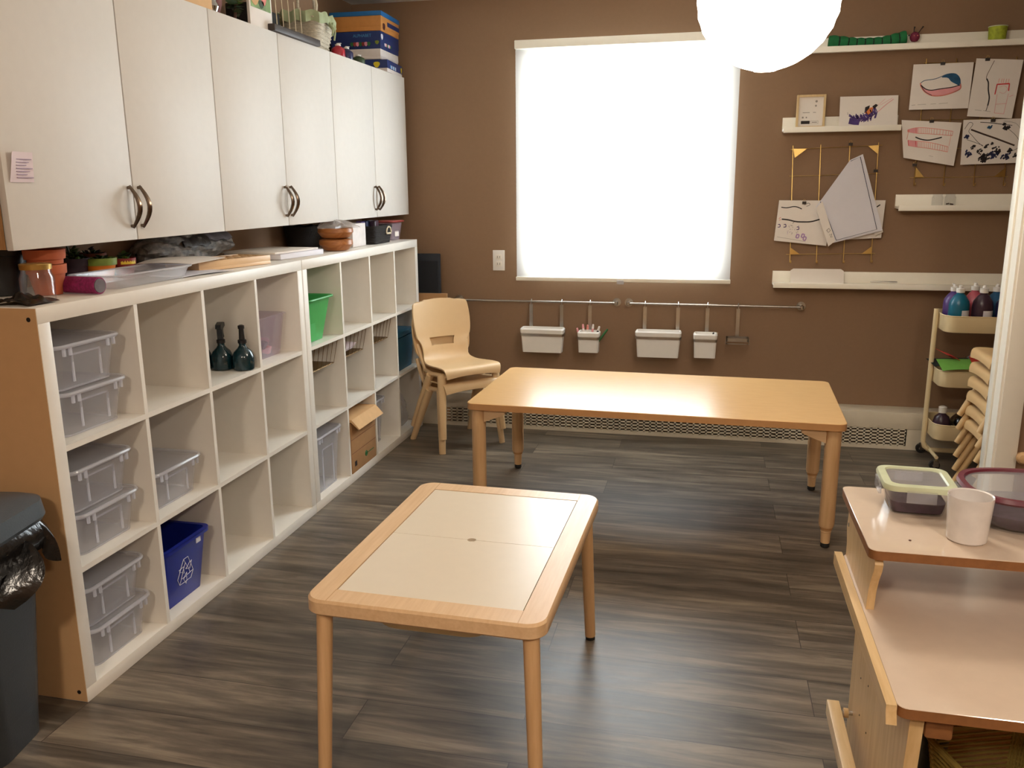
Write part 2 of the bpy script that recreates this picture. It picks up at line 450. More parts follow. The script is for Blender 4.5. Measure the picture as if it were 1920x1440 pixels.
# shade
sh = thing('window_shade', 'white pleated window shade glowing with daylight', 'window shade', ((bx0+bx1)/2, YW-.06, bz0))
hw = (bx1-bx0)/2; H = bz1-bz0
npl = 62
def pleat(u, v):
    k = round(u*npl*2); z = .02+(H-.06)*u
    return (-hw+.004+(2*hw-.008)*v, (.0025 if k % 2 else 0), z)
MB().grid(pleat, npl*2, 1, 'shade_fabric', smooth=True).obj('fabric', sh)
MB().box(-hw, hw, -.012, .03, H-.045, H, 'white_paint', .004).obj('headrail', sh)
MB().box(-hw, hw, -.008, .014, 0, .022, 'white_paint', .003).obj('bottom_rail', sh)
MB().box(-.02, .02, -.012, -.002, -.012, .012, 'clear_edge', .002).obj('pull_tab', sh)

# fill lamps added on the unseen ceiling behind the camera, brighten surfaces facing it
for i, (x, y) in enumerate(((1.0, -2.9), (2.8, -2.2))):
    t_ = thing('ceiling_light', ['round flush ceiling light near the left wall behind the viewpoint', 'round flush ceiling light near the right wall behind the viewpoint'][i], 'ceiling light', (x, y, ZC), group='ceiling lights')
    MB().lathe([(.20, -.02), (.21, 0)], 'white_paint', n=32).obj('base', t_)
    MB().lathe([(.02, -.085), (.12, -.075), (.18, -.045), (.19, -.021)], 'lamp_panel', n=32).obj('diffuser', t_)

# paper lantern
LC = CP + (CR*((1441-960)/FPX)+CU*((720+2)/FPX)+CF).normalized()*2.62
LR = 136/FPX*2.62/ (1+ (481**2+720**2)/FPX**2)**.5 * 1.0
LR = .190
lt = thing('paper_lantern', 'large glowing round paper lantern hanging from the ceiling', 'lamp', LC)
nr = 14; prof = []
for k in range(nr*2+1):
    a = -PI/2+PI*(k/(nr*2)); r = math.cos(a)*LR*(1 if k % 2 == 0 else .985); prof.append((max(r, .03), math.sin(a)*LR*.97))
MB().lathe(prof, 'lantern_paper', n=18, smooth=False).obj('lamp_shade', lt)
MB().cyl((0, 0, LR*.97), (0, 0, ZC-LC.z), .003, 'white_plastic').obj('cord', lt)
MB().lathe([(.05, -.03), (.05, 0)], 'white_plastic', (0, 0, ZC-LC.z)).obj('ceiling_cup', lt)

# partition on the right with white casing
px0 = 2.818; PY = 1.85
mb = MB(); mb.box(px0+.012, XR, PY, PY+.12, 0, ZC, W); struct('wall_partition', mb)
mb = MB()
mb.box(px0, px0+.012, PY-.006, PY+.045, 0, ZC, 'white_paint'); mb.box(px0+.004, px0+.012, PY+.045, PY+.075, 0, ZC, 'white_paint')
mb.box(px0-.004, px0+.012, PY+.075, PY+.126, 0, ZC, 'white_paint', .002)
mb.box(px0+.008, px0+.088, PY-.016, PY, 0, ZC, 'white_paint', .003)
struct('trim_1', mb)
q = at(1911, 853, 1, PY)
mb = MB(); mb.lathe([(.012, 0), (.01, .02), (.022, .03), (.026, .045), (.018, .058), (.002, .062)], 'beech_z', n=16)
mb.obj('wall_peg', loc=(q.x, PY-.0005, q.z), rot=(PI/2, 0, 0), label='small rounded pale wooden peg on the taupe wall right of the white casing', cat='peg')

# baseboard heater / tall skirting along the back wall
hy = 2.975
ht = thing('baseboard_heater', 'long cream baseboard heater with slotted grille under the window', 'heater', (1.2, YW, 0))
hx0, hx1 = -.39-1.2, 3.7-1.2
mb = MB(); y0 = hy-YW
mb.box(hx0, hx1, y0, -.001, .115, .207, 'heater_white', .004); mb.box(hx0, hx1, y0, -.001, .001, .022, 'heater_white')
mb.box(hx0, hx1, y0+.025, -.001, .022, .115, 'dark_slot')
gx0, gx1 = .14-1.2, 2.74-1.2
mb.box(hx0, gx0, y0, y0+.025, .022, .115, 'heater_white'); mb.box(gx1, hx1, y0, y0+.025, .022, .115, 'heater_white')
mb.obj('casing', ht)
mb = MB(); ng = 74
for k in range(ng+1):
    x = gx0+(gx1-gx0)*k/ng; mb.box(x-.005, x+.005, y0, y0+.006, .022, .115, 'heater_white')
for k in range(6):
    z = .022+.093*k/5; mb.box(gx0, gx1, y0, y0+.006, max(.022, z-.0045), min(.115, z+.0045), 'heater_white')
mb.obj('grille', ht)

# outlet
q = at(935.5, 488, 1, YW); o_ = thing('wall_outlet', 'white double wall outlet left of the window', 'outlet', (q.x, YW, q.z-.06))
MB().box(-.036, .036, -.006, 0, 0, .12, 'white_plastic', .002).obj('cover_plate', o_)
mb = MB(); mb.box(-.018, .018, -.009, -.006, .025, .055, 'white_laminate', .002); mb.box(-.018, .018, -.009, -.006, .065, .095, 'white_laminate', .002)
for z in (.04, .08):
    for x in (-.007, .007): mb.box(x-.0012, x+.0012, -.0094, -.009, z-.006, z+.006, 'black_plastic')
mb.obj('socket', o_)

# ================================================================== CUBE SHELVES
TT, CC, DD = .0415, .335, .016
SD = .39
def cube_unit(y0, label):
    t = thing('cube_shelf', label, 'shelf unit', (-.195, y0, 0), group='white cube shelves along the left wall')
    a, b_ = -.195, .195; L = 1.47; Hh = 1.12
    MB().box(a, b_, 0, L, Hh-TT, Hh, 'white_laminate', .001).obj('top_board', t)
    MB().box(a, b_, 0, L, 0, TT, 'white_laminate', .001).obj('bottom_board', t)
    for k in (0, 1):
        mb = MB(); yy = 0 if k == 0 else L-TT
        mb.box(a, b_, yy, yy+TT, TT, Hh-TT, 'white_laminate', .001)
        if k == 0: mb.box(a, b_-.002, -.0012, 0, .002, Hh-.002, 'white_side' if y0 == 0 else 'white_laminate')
        sp = mb.obj('side_panel', t)
        if k == 0:
            for (xx, zz) in ((b_-.025, Hh-.03), (b_-.025, .03)): MB().cyl((xx, -.0022, zz), (xx, .002, zz), .006, 'black_plastic').obj('screw_cap', t)
    for r in (1, 2):
        z = Hh-(TT+r*CC+(r-1)*DD)-DD
        MB().box(a+.005, b_-.001, TT, L-TT, z, z+DD, 'white_laminate').obj('shelf', t)
    for k in (1, 2, 3):
        y = TT+k*CC+(k-1)*DD
        mb = MB()
        for r in (0, 1, 2):
            z1 = Hh-(TT+r*(CC+DD)); mb.box(a+.004, b_, y, y+DD, z1-CC, z1, 'white_laminate')
        mb.obj('divider', t)
    return t
def cell(u, c, r):
    """y of the cell's near side and z of its floor (c 1..4, r 1..3)"""
    y0 = u*1.475+TT+(c-1)*(CC+DD); return y0, 1.12-(TT+r*CC+(r-1)*DD)
cube_unit(0, 'white four-by-three cube shelf unit nearest the viewer, beside the black trash bin')
cube_unit(1.475, 'white four-by-three cube shelf unit further back, behind the tan stacked chairs')

# clear storage boxes with lids
def clear_box(label, loc, w=.285, d=.37, h=.13, group='clear storage boxes in the cube shelves'):
    # front faces +x ; w along y, d along x ; origin = base centre
    t = thing('storage_box', label, 'storage box', loc, group=group)
    mb = MB(); tub(mb, d-.03, w-.03, h-.012, 'clear_plastic', taper=.9, r=.03, th=.0025)
    for sy in (-1, 1):           # raised window frame ribs on the front
        mb.box((d-.03)/2*.94, (d-.03)/2*.94+.004, sy*.055-.003, sy*.055+.003, .02, h*.72, 'clear_edge')
    mb.box((d-.03)/2*.95, (d-.03)/2*.95+.004, -.055, .055, h*.72, h*.72+.005, 'clear_edge')
    mb.loft([rr((d-.03)*.9+.002, (w-.03)*.9+.002, .03, .0005), rr((d-.03)*.905+.002, (w-.03)*.905+.002, .03, .006)], 'clear_edge', cap0=False, cap1=False)
    mb.obj('body', t)
    mb = MB()
    mb.loft([rr(d-.026, w-.026, .03, h-.004), rr(d-.026, w-.026, .03, h-.001)], 'clear_lid')
    ring = rr(d-.014, w-.014, .035, h-.006)
    mb.tube(ring, .006, 'clear_edge', 6, closed=True)
    for sy in (-1, 1):
        for dy in (-.012, .012): mb.box((d-.014)/2-.004, (d-.014)/2+.002, sy*(w/2-.055)+dy-.004, sy*(w/2-.055)+dy+.004, h-.032, h-.008, 'clear_edge')
    mb.obj('lid', t)
    return t
proto = None
for r in (1, 2, 3):
    y0, z0 = cell(0, 1, r)
    for k in (0, 1):
        lab = 'clear lidded plastic box in the %s cube of the nearest column, %s of its pair' % (('top', 'middle', 'bottom')[r-1], ('lower', 'upper')[k])
        loc = (-.2, y0+.167-(.006 if k else -.006), z0+.001+k*.1315)
        if proto is None: proto = clear_box(lab, loc)
        else: copy_tree(proto, loc=loc, label=lab)
y0, z0 = cell(0, 2, 2)
copy_tree(proto, loc=(-.21, y0+.175, z0+.001), label='single clear lidded plastic box, second column middle cube of the near shelf')

# blue recycling bin
y0, z0 = cell(0, 2, 3)
t = thing('recycling_bin', 'royal blue recycling bin with white arrows in the bottom cube', 'recycling bin', (-.185, y0+.155, z0+.001))
mb = MB(); tub(mb, .32, .255, .215, 'blue_bin', taper=.84, r=.02, th=.003, lip=.012)
mb.loft([rr(.344, .279, .032, .205), rr(.344, .279, .032, .217)], 'blue_bin', cap0=False, cap1=False)
body = mb.obj('body', t)
mb = MB()
def frontx(z): return .16*(.84+.16*z/.215)+.0016
arrow = [(-.66, .12), (-.24, .80), (.24, .80), (.50, .34), (.66, .42), (.46, -.04), (.02, .10), (.18, .18), (.0, .48), (-.06, .48), (-.34, .0)]
fold_ = [(-.24, .80), (-.02, .46)]
for k in range(3):
    c_k, s_k = math.cos(2*PI*k/3), math.sin(2*PI*k/3)
    for pl, cl in ((arrow, True), (fold_, False)):
        o1 = []
        for u, v in pl:
            v2 = v+.06; U = (u*c_k-v2*s_k)*.052; V_ = (u*s_k+v2*c_k)*.058+.10
            o1.append((frontx(V_), U, V_))
        mb.tube(o1, .0011, 'paper_cool', 4, closed=cl)
mb.obj('recycling_symbol', t)
mb = MB(); mb.box(frontx(.19)-.002, frontx(.19)+.001, .06, .085, .178, .196, 'paper_cool'); mb.obj('sticker', t)

# spray bottles
def spray_bottle(label, loc, rz, pump=False):
    t = thing('spray_bottle', label, 'spray bottle', loc, rz, group='dark spray bottles in the top cube')
    q = .78
    mb = MB(); mb.lathe([(a, b*q) for a, b in [(.03, 0), (.038, .004), (.041, .03), (.040, .065), (.032, .09), (.018, .108), (.013, .118), (.013, .13)]], 'bottle_teal', n=24); mb.obj('body', t)
    mb = MB(); mb.lathe([(.016, .13*q), (.016, .145*q), (.012, .148*q)], 'black_plastic', n=16)
    if pump:
        mb.cyl((0, 0, .145*q), (0, 0, .20*q), .011, 'black_plastic', 12, .009); mb.lathe([(.012, .2*q), (.012, .215*q), (.006, .219*q)], 'black_plastic', n=14)
    else:
        mb.prism([(a, b*q) for a, b in [(-.05, .205), (-.045, .222), (-.01, .23), (.03, .222), (.035, .205), (.012, .196), (.01, .148), (-.008, .148), (-.012, .196)]], 'y', -.010, .010, 'black_plastic')
        mb.prism([(a, b*q) for a, b in [(-.022, .2), (-.028, .2), (-.05, .15), (-.044, .148)]], 'y', -.005, .005, 'black_plastic')
    mb.obj('spray_head', t); return t
y0, z0 = cell(0, 3, 1)
spray_bottle('dark teal spray bottle on the left, half hidden by the divider', (-.209, y0+.270, z0+.001), 2.0, True)
spray_bottle('dark teal trigger spray bottle in the middle of the three', (-.126, y0+.280, z0+.001), -1.2)
spray_bottle('dark teal long-necked spray bottle on the right of the three', (-.023-.02, y0+.290, z0+.001), .5, True)
# tub with pink toys
y0, z0 = cell(0, 4, 1)
t = thing('clear_tub', 'frosted lilac open tub of pink pieces in the top right cube of the near shelf', 'tub', (-.175, y0+.2, z0+.001))
mb = MB(); tub(mb, .25, .2, .165, 'tinted_tub', taper=.84, r=.015, lip=.008); mb.obj('body', t)
for k in range(16):
    mb = MB(); s_ = .012+.008*random.random(); mb.box(-s_, s_, -s_*.7, s_*.7, -s_*.8, s_*.8, random.choice(['toy_pink', 'toy_dark', 'bin_inside_pink', 'toy_pink', 'print_pink']), .003)
    lab = 'small toy piece lying inside the frosted tub in the top cube'
    mb.obj('toy_block', None, (-.175+random.uniform(-.06, .085), y0+.2+random.uniform(-.06, .06), z0+.024+.024*(k // 8)), label=lab, cat='toy block', group='toy pieces in the frosted tub', rot=(random.random()*.4, random.random()*.4, random.random()*3))
# little wooden peg figure in cell 2/1, access panel behind cell 3/2
y0, z0 = cell(0, 2, 1)
mb = MB(); mb.lathe([(.02, 0), (.018, .03), (.014, .042), (.03, .05), (.032, .062), (.02, .072), (.002, .075)], 'beech_z', n=18)
mb.obj('wooden_toy', loc=(-.11, y0+.035, z0+.001), label='small wooden mushroom shaped toy half behind a shelf divider', cat='toy')
y0, z0 = cell(0, 3, 2)
t = thing('access_panel', 'grey-beige wall access panel seen through the middle cube', 'panel', (XL+.001, y0+.12, z0+.01))
MB().box(0, .004, -.12, .1, 0, .27, 'wall_paint', .001).obj('panel_frame', t)
MB().box(.0045, .008, -.115, .095, .005, .265, 'wall_paint', .001).obj('panel_door', t)

# ---- unit 2 contents
y0, z0 = cell(1, 1, 1)
t = thing('green_bin', 'tall bright green plastic bin in the top cube of the far shelf', 'bin', (-.13, y0+.145, z0+.001))
mb = MB(); tub(mb, .22, .24, .19, 'green_bin', taper=.72, r=.02, th=.003, lip=.012)
mb.box(.108*.8, .108*.86, -.07, -.02, .01, .18, 'green_bin'); mb.obj('body', t)
mb = MB(); mb.tube(rr(.244, .264, .03, .192), .005, 'green_bin', 6, closed=True); mb.obj('rim', t)
y0, z0 = cell(1, 2, 1)
MB().lathe([(.011, 0), (.013, .02), (.004, .026), (.009, .034), (.001, .042)], 'rope', n=12).obj('small_figurine', loc=(-.06, y0+.018, z0+.001), label='tiny pale figurine beside the divider, second top cube of far shelf', cat='figurine')
y0, z0 = cell(1, 3, 1)
t = thing('card_box', 'small cream lidded box in the third top cube of the far shelf', 'box', (-.15, y0+.035, z0+.001))
MB().box(-.05, .05, -.03, .03, 0, .075, 'cart_cream', .002).obj('body', t)
MB().box(-.055, .055, -.034, .036, .0755, .105, 'cart_cream', .002).obj('lid', t)
y0, z0 = cell(1, 4, 1)
t = thing('metal_figurine', 'small dark metal cyclist figurine in the last top cube', 'figurine', (-.1, y0+.075, z0+.003), 1.3)
mb = MB()
for x in (-.035, .035):
    mb.tube([(x+.024*math.cos(a), 0, .025+.024*math.sin(a)) for a in [2*PI*k/16 for k in range(16)]], .003, 'foil_dark', 5, closed=True)
mb.tube([(-.035, 0, .025), (-.01, 0, .06), (.025, 0, .065), (.035, 0, .025)], .003, 'foil_dark', 5); mb.obj('bicycle', t)
mb = MB(); mb.tube([(-.01, 0, .06), (-.02, 0, .09), (-.005, 0, .13)], [.008, .012, .009], 'foil_dark', 8); mb.tube([(-.005, 0, .125), (.015, 0, .105), (.028, 0, .085)], .004, 'foil_dark', 6)
mb.tube([(-.012, 0, .065), (.01, 0, .055), (-.002, 0, .02)], .005, 'foil_dark', 6); mb.lathe([(.001, .13), (.011, .14), (.001, .155)], 'steel', (0, 0, 0), 10); mb.obj('rider', t)
# under-shelf wire baskets
def wire_basket(c, label):
    y0, z0 = cell(1, c, 1); zt = z0-DD-.004
    t = thing('wire_basket', label, 'wire basket', (-.15, y0+.165, zt-.11), group='gold wire baskets hung under the shelf')
    mb = MB(); w_ = .145; dpt = .13; b_ = .0016
    n = 6
    for k in range(n+1):
        y = -w_+2*w_*k/n
        mb.tube([(dpt+.0, y, .11), (dpt-.02, y*.93, .0), (-dpt, y*.93, 0), (-dpt, y, .11)], b_, 'dark_gold', 5)
    mb.tube([(dpt-.02, -w_*.93, 0), (dpt-.02, w_*.93, 0), (-dpt, w_*.93, 0), (-dpt, -w_*.93, 0)], b_*1.3, 'dark_gold', 5, closed=True)
    mb.obj('wires', t)
    mb = MB()
    mb.tube([(dpt, -w_, .11), (dpt, w_, .11), (-dpt, w_, .11), (-dpt, -w_, .11)], b_*1.4, 'dark_gold', 5, closed=True)
    mb.obj('top_rim', t)
    mb = MB(); mb.box(-dpt+.003, dpt-.023, -w_*.91, w_*.91, .002, .004, 'dark_gold'); mb.obj('mesh_floor', t)
    return t
wire_basket(1, 'gold wire basket hanging under the green bin shelf, empty')
wb = wire_basket(2, 'gold wire basket holding folded white papers under the second cube')
wire_basket(3, 'gold wire basket hanging in the third column, empty')
y0, z0 = cell(1, 2, 1); zt = z0-DD-.114
for k in range(4):
    mb = MB(); mb.grid(lambda u, v: (-.08+.16*u, -.10+.2*v, .004*k+.012*math.sin(u*2.5)*v), 6, 6, 'paper_pink', th=.001)
    mb.obj('folded_paper', loc=(-.155+.01*k, y0+.165-.004*k, zt+.008+.0045*k), rz=.03*k, label='folded white paper in the wire basket under the second cube', cat='paper', group='papers in the wire basket')
y0, z0 = cell(1, 4, 2)
t = thing('teal_box', 'dark teal lidded box in the middle row cube behind the tan chair', 'storage box', (-.17, y0+.165, z0+.001))
mb = MB(); tub(mb, .3, .3, .19, 'teal_box', .92, .01); mb.obj('body', t)
MB().box(-.156, .156, -.156, .156, .195, .225, 'teal_box', .006).obj('lid', t)
# bottom row of unit 2
y0, z0 = cell(1, 1, 3)
clear_box('tall clear lidded plastic bin in the bottom cube left of the cardboard box', (-.19, y0+.165, z0+.001), .30, .36, .275, group='tall clear bins in the bottom row of the far shelf')
y0, z0 = cell(1, 3, 3)
clear_box('tall clear lidded plastic bin in the bottom cube right of the cardboard box', (-.22, y0+.150, z0+.001), .27, .34, .25, group='tall clear bins in the bottom row of the far shelf')
y0, z0 = cell(1, 4, 3)
t = thing('plastic_bag', 'clear plastic bag bulging from the last bottom cube behind the chairs', 'plastic bag', (-.12, y0+.13, z0+.001))
def bag(u, v):
    a = 2*PI*v; r = (.02+.1*math.sin(PI*min(1, u*1.02))**.5)*(1+.12*math.sin(5*a+u*7)+.06*math.sin(11*a+3*u)); r *= (1-.5*u)
    return (r*1.1*math.cos(a), r*math.sin(a), .26*u)
MB().grid(bag, 16, 28, 'clear_bag').obj('bag', t)
MB().box(-.05, .05, -.05, .05, .012, .07, 'paper_cool', .01).obj('contents', t)
y0, z0 = cell(1, 2, 3)
t = thing('cardboard_box', 'brown cardboard file box with hand hole in the bottom cube', 'cardboard box', (-.17, y0+.167, z0+.001))
mb = MB(); w_ = .155; hx = .17
mb.box(-hx, hx, -w_, w_, 0, .255, 'cardboard', .002)
for z in (.1, .17): mb.box(hx, hx+.0008, -w_, w_, z, z+.0015, 'game_red')
mb.box(hx, hx+.0012, -.04, .04, .205, .226, 'black_plastic'); mb.obj('body', t)
mb = MB(); mb.prism([(-hx-.005, .256), (hx+.004, .262), (hx+.042, .228), (hx+.047, .231), (hx+.007, .276), (-hx-.005, .272)], 'y', -w_-.002, w_+.002, 'cardboard_light'); mb.obj('lid', t)
mb = MB(); mb.tube([(hx+.001, .02+.013*math.cos(a), .055+.013*math.sin(a)) for a in [2*PI*k/14 for k in range(14)]], .0025, 'logo_green', 4, closed=True)
mb.tube([(hx+.001, .02+.006*math.cos(a), .055+.006*math.sin(a)) for a in [2*PI*k/8 for k in range(8)]], .003, 'logo_green', 4, closed=True)
mb.box(hx, hx+.001, .045, .12, .052, .056, 'logo_green'); mb.obj('printed_logo', t)
mb = MB(); mb.box(hx, hx+.001, -.125, -.1, .03, .055, 'ink_black'); mb.obj('printed_mark', t)

# black boards leaning between shelf and back wall
t = thing('black_board', 'black portfolio boards standing behind the far shelf end', 'board', (.02, 3.045, 0))
MB().box(-.12, .085, -.015, .015, .0, 1.03, 'black_board', .003).obj('board', t)
MB().box(-.12, .08, -.03, -.017, .0, .99, 'black_fabric', .003).obj('cover', t)
mb = MB(); mb.box(0, .2, -.012, .012, 0, .80, 'cardboard', .002)
mb.obj('cardboard_sheet', loc=(-.04, 2.994, .0005), label='brown cardboard sheet standing between the tan chair and black boards', cat='cardboard')

# ================================================================== WALL CABINETS
CX = -.08; CZ0, CZ1 = 1.262, 2.022; cy0 = .04
names = ['nearest white double-door wall cabinet with a pink note stuck on it', 'middle white double-door wall cabinet above the cube shelves', 'far white double-door wall cabinet below the stacked game boxes']
for i in range(3):
    ya = cy0+1.003*i
    t = thing('wall_cabinet', names[i], 'cabinet', ((XL+CX)/2, ya+.5, CZ0), group='white wall cabinets')
    dx = (CX-XL)/2
    mb = MB(); mb.box(-dx+.001, dx-.021, -.5, .5, 0, .76, 'white_laminate')
    if i == 0: mb.box(-dx+.001, dx-.021, -.5005, -.4985, 0, .76, 'particle_wood'); mb.box(-dx+.06, -dx+.064, -.5015, -.5, 0, .76, 'particle_wood')
    mb.obj('body', t)
    for s_ in (-1, 1):
        mb = MB(); y1, y2 = (-.5, -.0015) if s_ < 0 else (.0015, .5)
        mb.box(dx-.019, dx, y1+.001, y2-.001, -.002, .762, 'white_door', .0012)
        dr = mb.obj('door', t)
        mb = MB(); hz = .10; yy = s_*.024
        pts = []
        for k in range(11):
            u = k/10; zz = .035+.125*u; b_ = math.sin(PI*u)
            pts.append((dx+.006+.03*b_, yy, zz))
        mb.tube(pts, [.0045+.003*math.sin(PI*k/10) for k in range(11)], 'bronze_steel', 8)
        mb.cyl((dx-.0, yy, .04), (dx+.012, yy, .04), .005, 'bronze_steel', 8); mb.cyl((dx-.0, yy, .155), (dx+.012, yy, .155), .005, 'bronze_steel', 8)
        mb.obj('handle', dr)
# pink note
A = at(22, 284, 0, CX+.004); Bq = at(70, 342, 0, CX+.004)
mb = MB(); ny0, ny1, nz0, nz1 = .045+.012, .045+.093, Bq.z, A.z
mb.grid(lambda u, v: (CX+.003+.012*(1-u)*(1-v)**2, ny0+(ny1-ny0)*v+.006*(1-u), nz1+(nz0-nz1)*u), 6, 6, 'paper_pink', th=.0006)
for k in range(7):
    z = nz1-.018-(nz1-nz0-.03)*k/6
    mb.box(CX+.0036+.011*(k/6*0+.0), CX+.0046+.004, ny0+.022, ny1-.006-.01*(k % 3), z-.0012, z+.0008, 'paper_line')
mb.obj('sticky_note', label='pale pink handwritten note stuck on the nearest cabinet door', cat='note')

# ================================================================== things on the cabinets
ZT = CZ1+.003
def gamebox(label, cx, cy, z, wx, wy, h, m1, m2, rz=0, extras=None):
    t = thing('game_box', label, 'game box', (cx, cy, z), rz, group='board game boxes stacked on the far cabinet')
    MB().box(-wx/2+.002, wx/2-.002, -wy/2+.002, wy/2-.002, 0, h*.55, m2, .001).obj('base', t)
    MB().box(-wx/2, wx/2, -wy/2, wy/2, h*.3, h, m1, .001).obj('lid', t)
    if extras: extras(t, wx, wy, h)
    return t
def blob(mb, x, y, z, w_, h_, mt, face):
    P = []
    for k in range(12):
        a = 2*PI*k/12; r = 1+.12*math.sin(3*a)
        if face == 'x': P.append((y+w_/2*r*math.cos(a), z+h_/2*r*math.sin(a)))
        else: P.append((x+w_/2*r*math.cos(a), z+h_/2*r*math.sin(a)))
    if face == 'x': mb.prism(P, 'x', x, x+.0012, mt)
    else: mb.prism(P, 'y', y-.0012, y, mt)
gx, gy = -.235, 2.905
def ex1(t, wx, wy, h):
    mb = MB(); blob(mb, wx/2-.06, -wy/2, h*.6, .035, .03, 'print_yellow', 'y')
    for k in range(6): mb.box(wx/2, wx/2+.001, -wy/2+.05+k*.02, -wy/2+.064+k*.02, h*.35, h*.62, 'paper_cool' if k % 2 else 'print_sky')
    blob(mb, wx/2, wy/2-.025, h*.6, .02, .03, 'print_yellow', 'x'); mb.obj('printed_pictures', t)
gamebox('dark blue game box with a yellow square, bottom of the stack', gx, gy, ZT, .30, .30, .062, 'box_navy', 'box_white', .08, ex1)
def ex2(t, wx, wy, h): pass
gamebox('plain white box, second from the bottom of the game stack', gx-.015, gy-.005, ZT+.064, .28, .30, .052, 'box_white', 'box_white', .03)
def ex3(t, wx, wy, h):
    text(t, 'ALPHABET', .022, 'print_sky', (.04, -wy/2-.001, h*.75), (PI/2, 0, 0))
    mb = MB()
    for k in range(7): blob(mb, -.02+k*.016, -wy/2, h*.28, .02, .022, ['logo_green', 'paint_red', 'print_pink'][k % 3], 'y')
    blob(mb, wx/2-.02, -wy/2, h*.35, .022, .02, 'paint_green', 'y')
    for k in range(6): blob(mb, wx/2, -wy/2+.07+k*.018, h*.3, .02, .018, ['paper_cool', 'print_pink', 'logo_green'][k % 3], 'x')
    blob(mb, wx/2, -wy/2+.025, h*.7, .03, .03, 'paper_cool', 'x'); mb.obj('printed_pictures', t)
gamebox('navy game box lettered ALPHABET in the middle of the stack', gx-.015, gy, ZT+.118, .285, .30, .088, 'box_navy', 'box_navy', .02, ex3)
def ex4(t, wx, wy, h):
    mb = MB(); blob(mb, wx/2, -wy/2+.045, h*.35, .04, .035, 'print_brown', 'x'); mb.box(wx/2, wx/2+.001, -wy/2+.10, wy/2, h*.45, h*.75, 'box_navy'); mb.obj('printed_pictures', t)
t = gamebox('tan game box with bright blue lid, topmost of the stack', gx-.01, gy, ZT+.208, .285, .30, .075, 'box_tan', 'box_tan', .03, ex4)
MB().box(-.146, .146, -.154, .154, .0755, .098, 'box_blue', .001).obj('blue_lid', t, label='bright blue lid')

def pump_bottle(label, loc, mt, s=1, group=None, h=.17, capm='white_plastic', lab=True):
    t = thing('paint_bottle', label, 'paint bottle', loc, random.random()*2, group=group)
    mb = MB(); r = .042*s
    mb.lathe([(r*.9, 0), (r, .006), (r, h*.62), (r*.93, h*.72), (r*.55, h*.86), (r*.36, h*.9), (r*.36, h*.93)], mt, n=22); mb.obj('body', t)
    mb = MB(); mb.lathe([(r*.42, h*.93), (r*.42, h*1.03), (r*.2, h*1.05), (r*.18, h*1.1)], capm, n=14)
    mb.box(-.006, .022*s, -.006, .006, h*1.08, h*1.12, capm, .002); mb.obj('cap', t)
    if lab:
        mb = MB(); mb.grid(lambda u, v: ((r+.0006)*math.cos(-2.9+2.6*u), (r+.0006)*math.sin(-2.9+2.6*u), h*(.16+.34*v)), 12, 1, 'paper_cool'); mb.grid(lambda u, v: ((r+.001)*math.cos(-2.6+1.6*u), (r+.001)*math.sin(-2.6+1.6*u), h*(.2+.05*v)), 10, 1, 'ink_black'); mb.obj('paper_label', t)
    return t
q = at(637, 98, 0, -.13); pump_bottle('red paint bottle on the far cabinet top beside the basket', (-.15, 2.30, ZT), 'bottle_red', .8, 'paint bottles on the cabinet', .068, lab=False)
pump_bottle('navy paint bottle on the far cabinet top beside the game boxes', (-.15, 2.40, ZT), 'bottle_navy', .8, 'paint bottles on the cabinet', .068, lab=False)
pump_bottle('dark green paint bottle half hidden before the game boxes', (-.13, 2.50, ZT), 'leaf_dark', .8, 'paint bottles on the cabinet', .045, lab=False)

# basket with sage liner
t = thing('gift_basket', 'white wicker basket with sage green cloth liner and tall handle', 'basket', (-.21, 2.10, ZT), .15)
mb = MB(); tub(mb, .20, .27, .15, 'wicker_white', taper=.72, r=.05, th=.006)
for k in range(9): 
    z = .012+k*.016; s_ = .72+.28*z/.15
    mb.tube(rr(.20*s_+.004, .27*s_+.004, .05, z), .003, 'wicker_white', 5, closed=True)
mb.obj('basket_body', t)
mb = MB()
def liner(u, v):
    a = 2*PI*v; w_ = 1+.05*math.sin(14*a)+.03*math.sin(9*a+1)
    r = [1.0, 1.10, 1.16, 1.13][int(round(u*3))]; z = [.145, .166, .15, .118][int(round(u*3))]
    c, s2 = math.cos(a), math.sin(a); m_ = (abs(c)**3+abs(s2)**3)**(-1/3)
    return (.1*m_*c*r*w_, .135*m_*s2*r*w_, z+.006*math.sin(11*a))
mb.grid(liner, 3, 72, 'sage_cloth'); mb.tube([(.112, -.03, .13), (.122, -.02, .11), (.12, .0, .13), (.125, .02, .112), (.115, .03, .13)], .007, 'sage_cloth', 6)
mb.tube([(.118, 0, .13), (.125, -.012, .1), (.122, -.02, .075)], .004, 'sage_cloth', 6); mb.tube([(.118, 0, .13), (.128, .01, .095), (.12, .015, .06)], .004, 'sage_cloth', 6)
mb.obj('cloth_liner', t)
mb = MB(); pts = [(0, -.13*math.cos(PI*k/16), .13+.27*math.sin(PI*k/16)**.7) for k in range(17)]; mb.tube(pts, .007, 'wicker_white', 6)
mb.tube([(0, .128, .16), (.01, .132, .24), (.0, .12, .3)], .008, 'rope', 6); mb.obj('handle', t)
# skewer rack
t = thing('skewer_rack', 'long dark tray of upright thin wooden skewers by the basket', 'rack', (-.115, 1.70, ZT))
MB().box(-.05, .05, -.2, .22, 0, .028, 'tray_brown', .004).obj('tray', t)
for k in range(5): MB().cyl((.02, -.12+k*.055, .028), (.018, -.125+k*.056, .19-(.012*k)), .0022, 'rope', 6).obj('skewer', t)
mb = MB(); mb.box(-.1, .0, -.14, .14, 0, .135, 'black_wicker', .004); mb.obj('dark_basket', loc=(-.235, 1.74, ZT), label='dark woven basket behind the thin skewers', cat='basket')
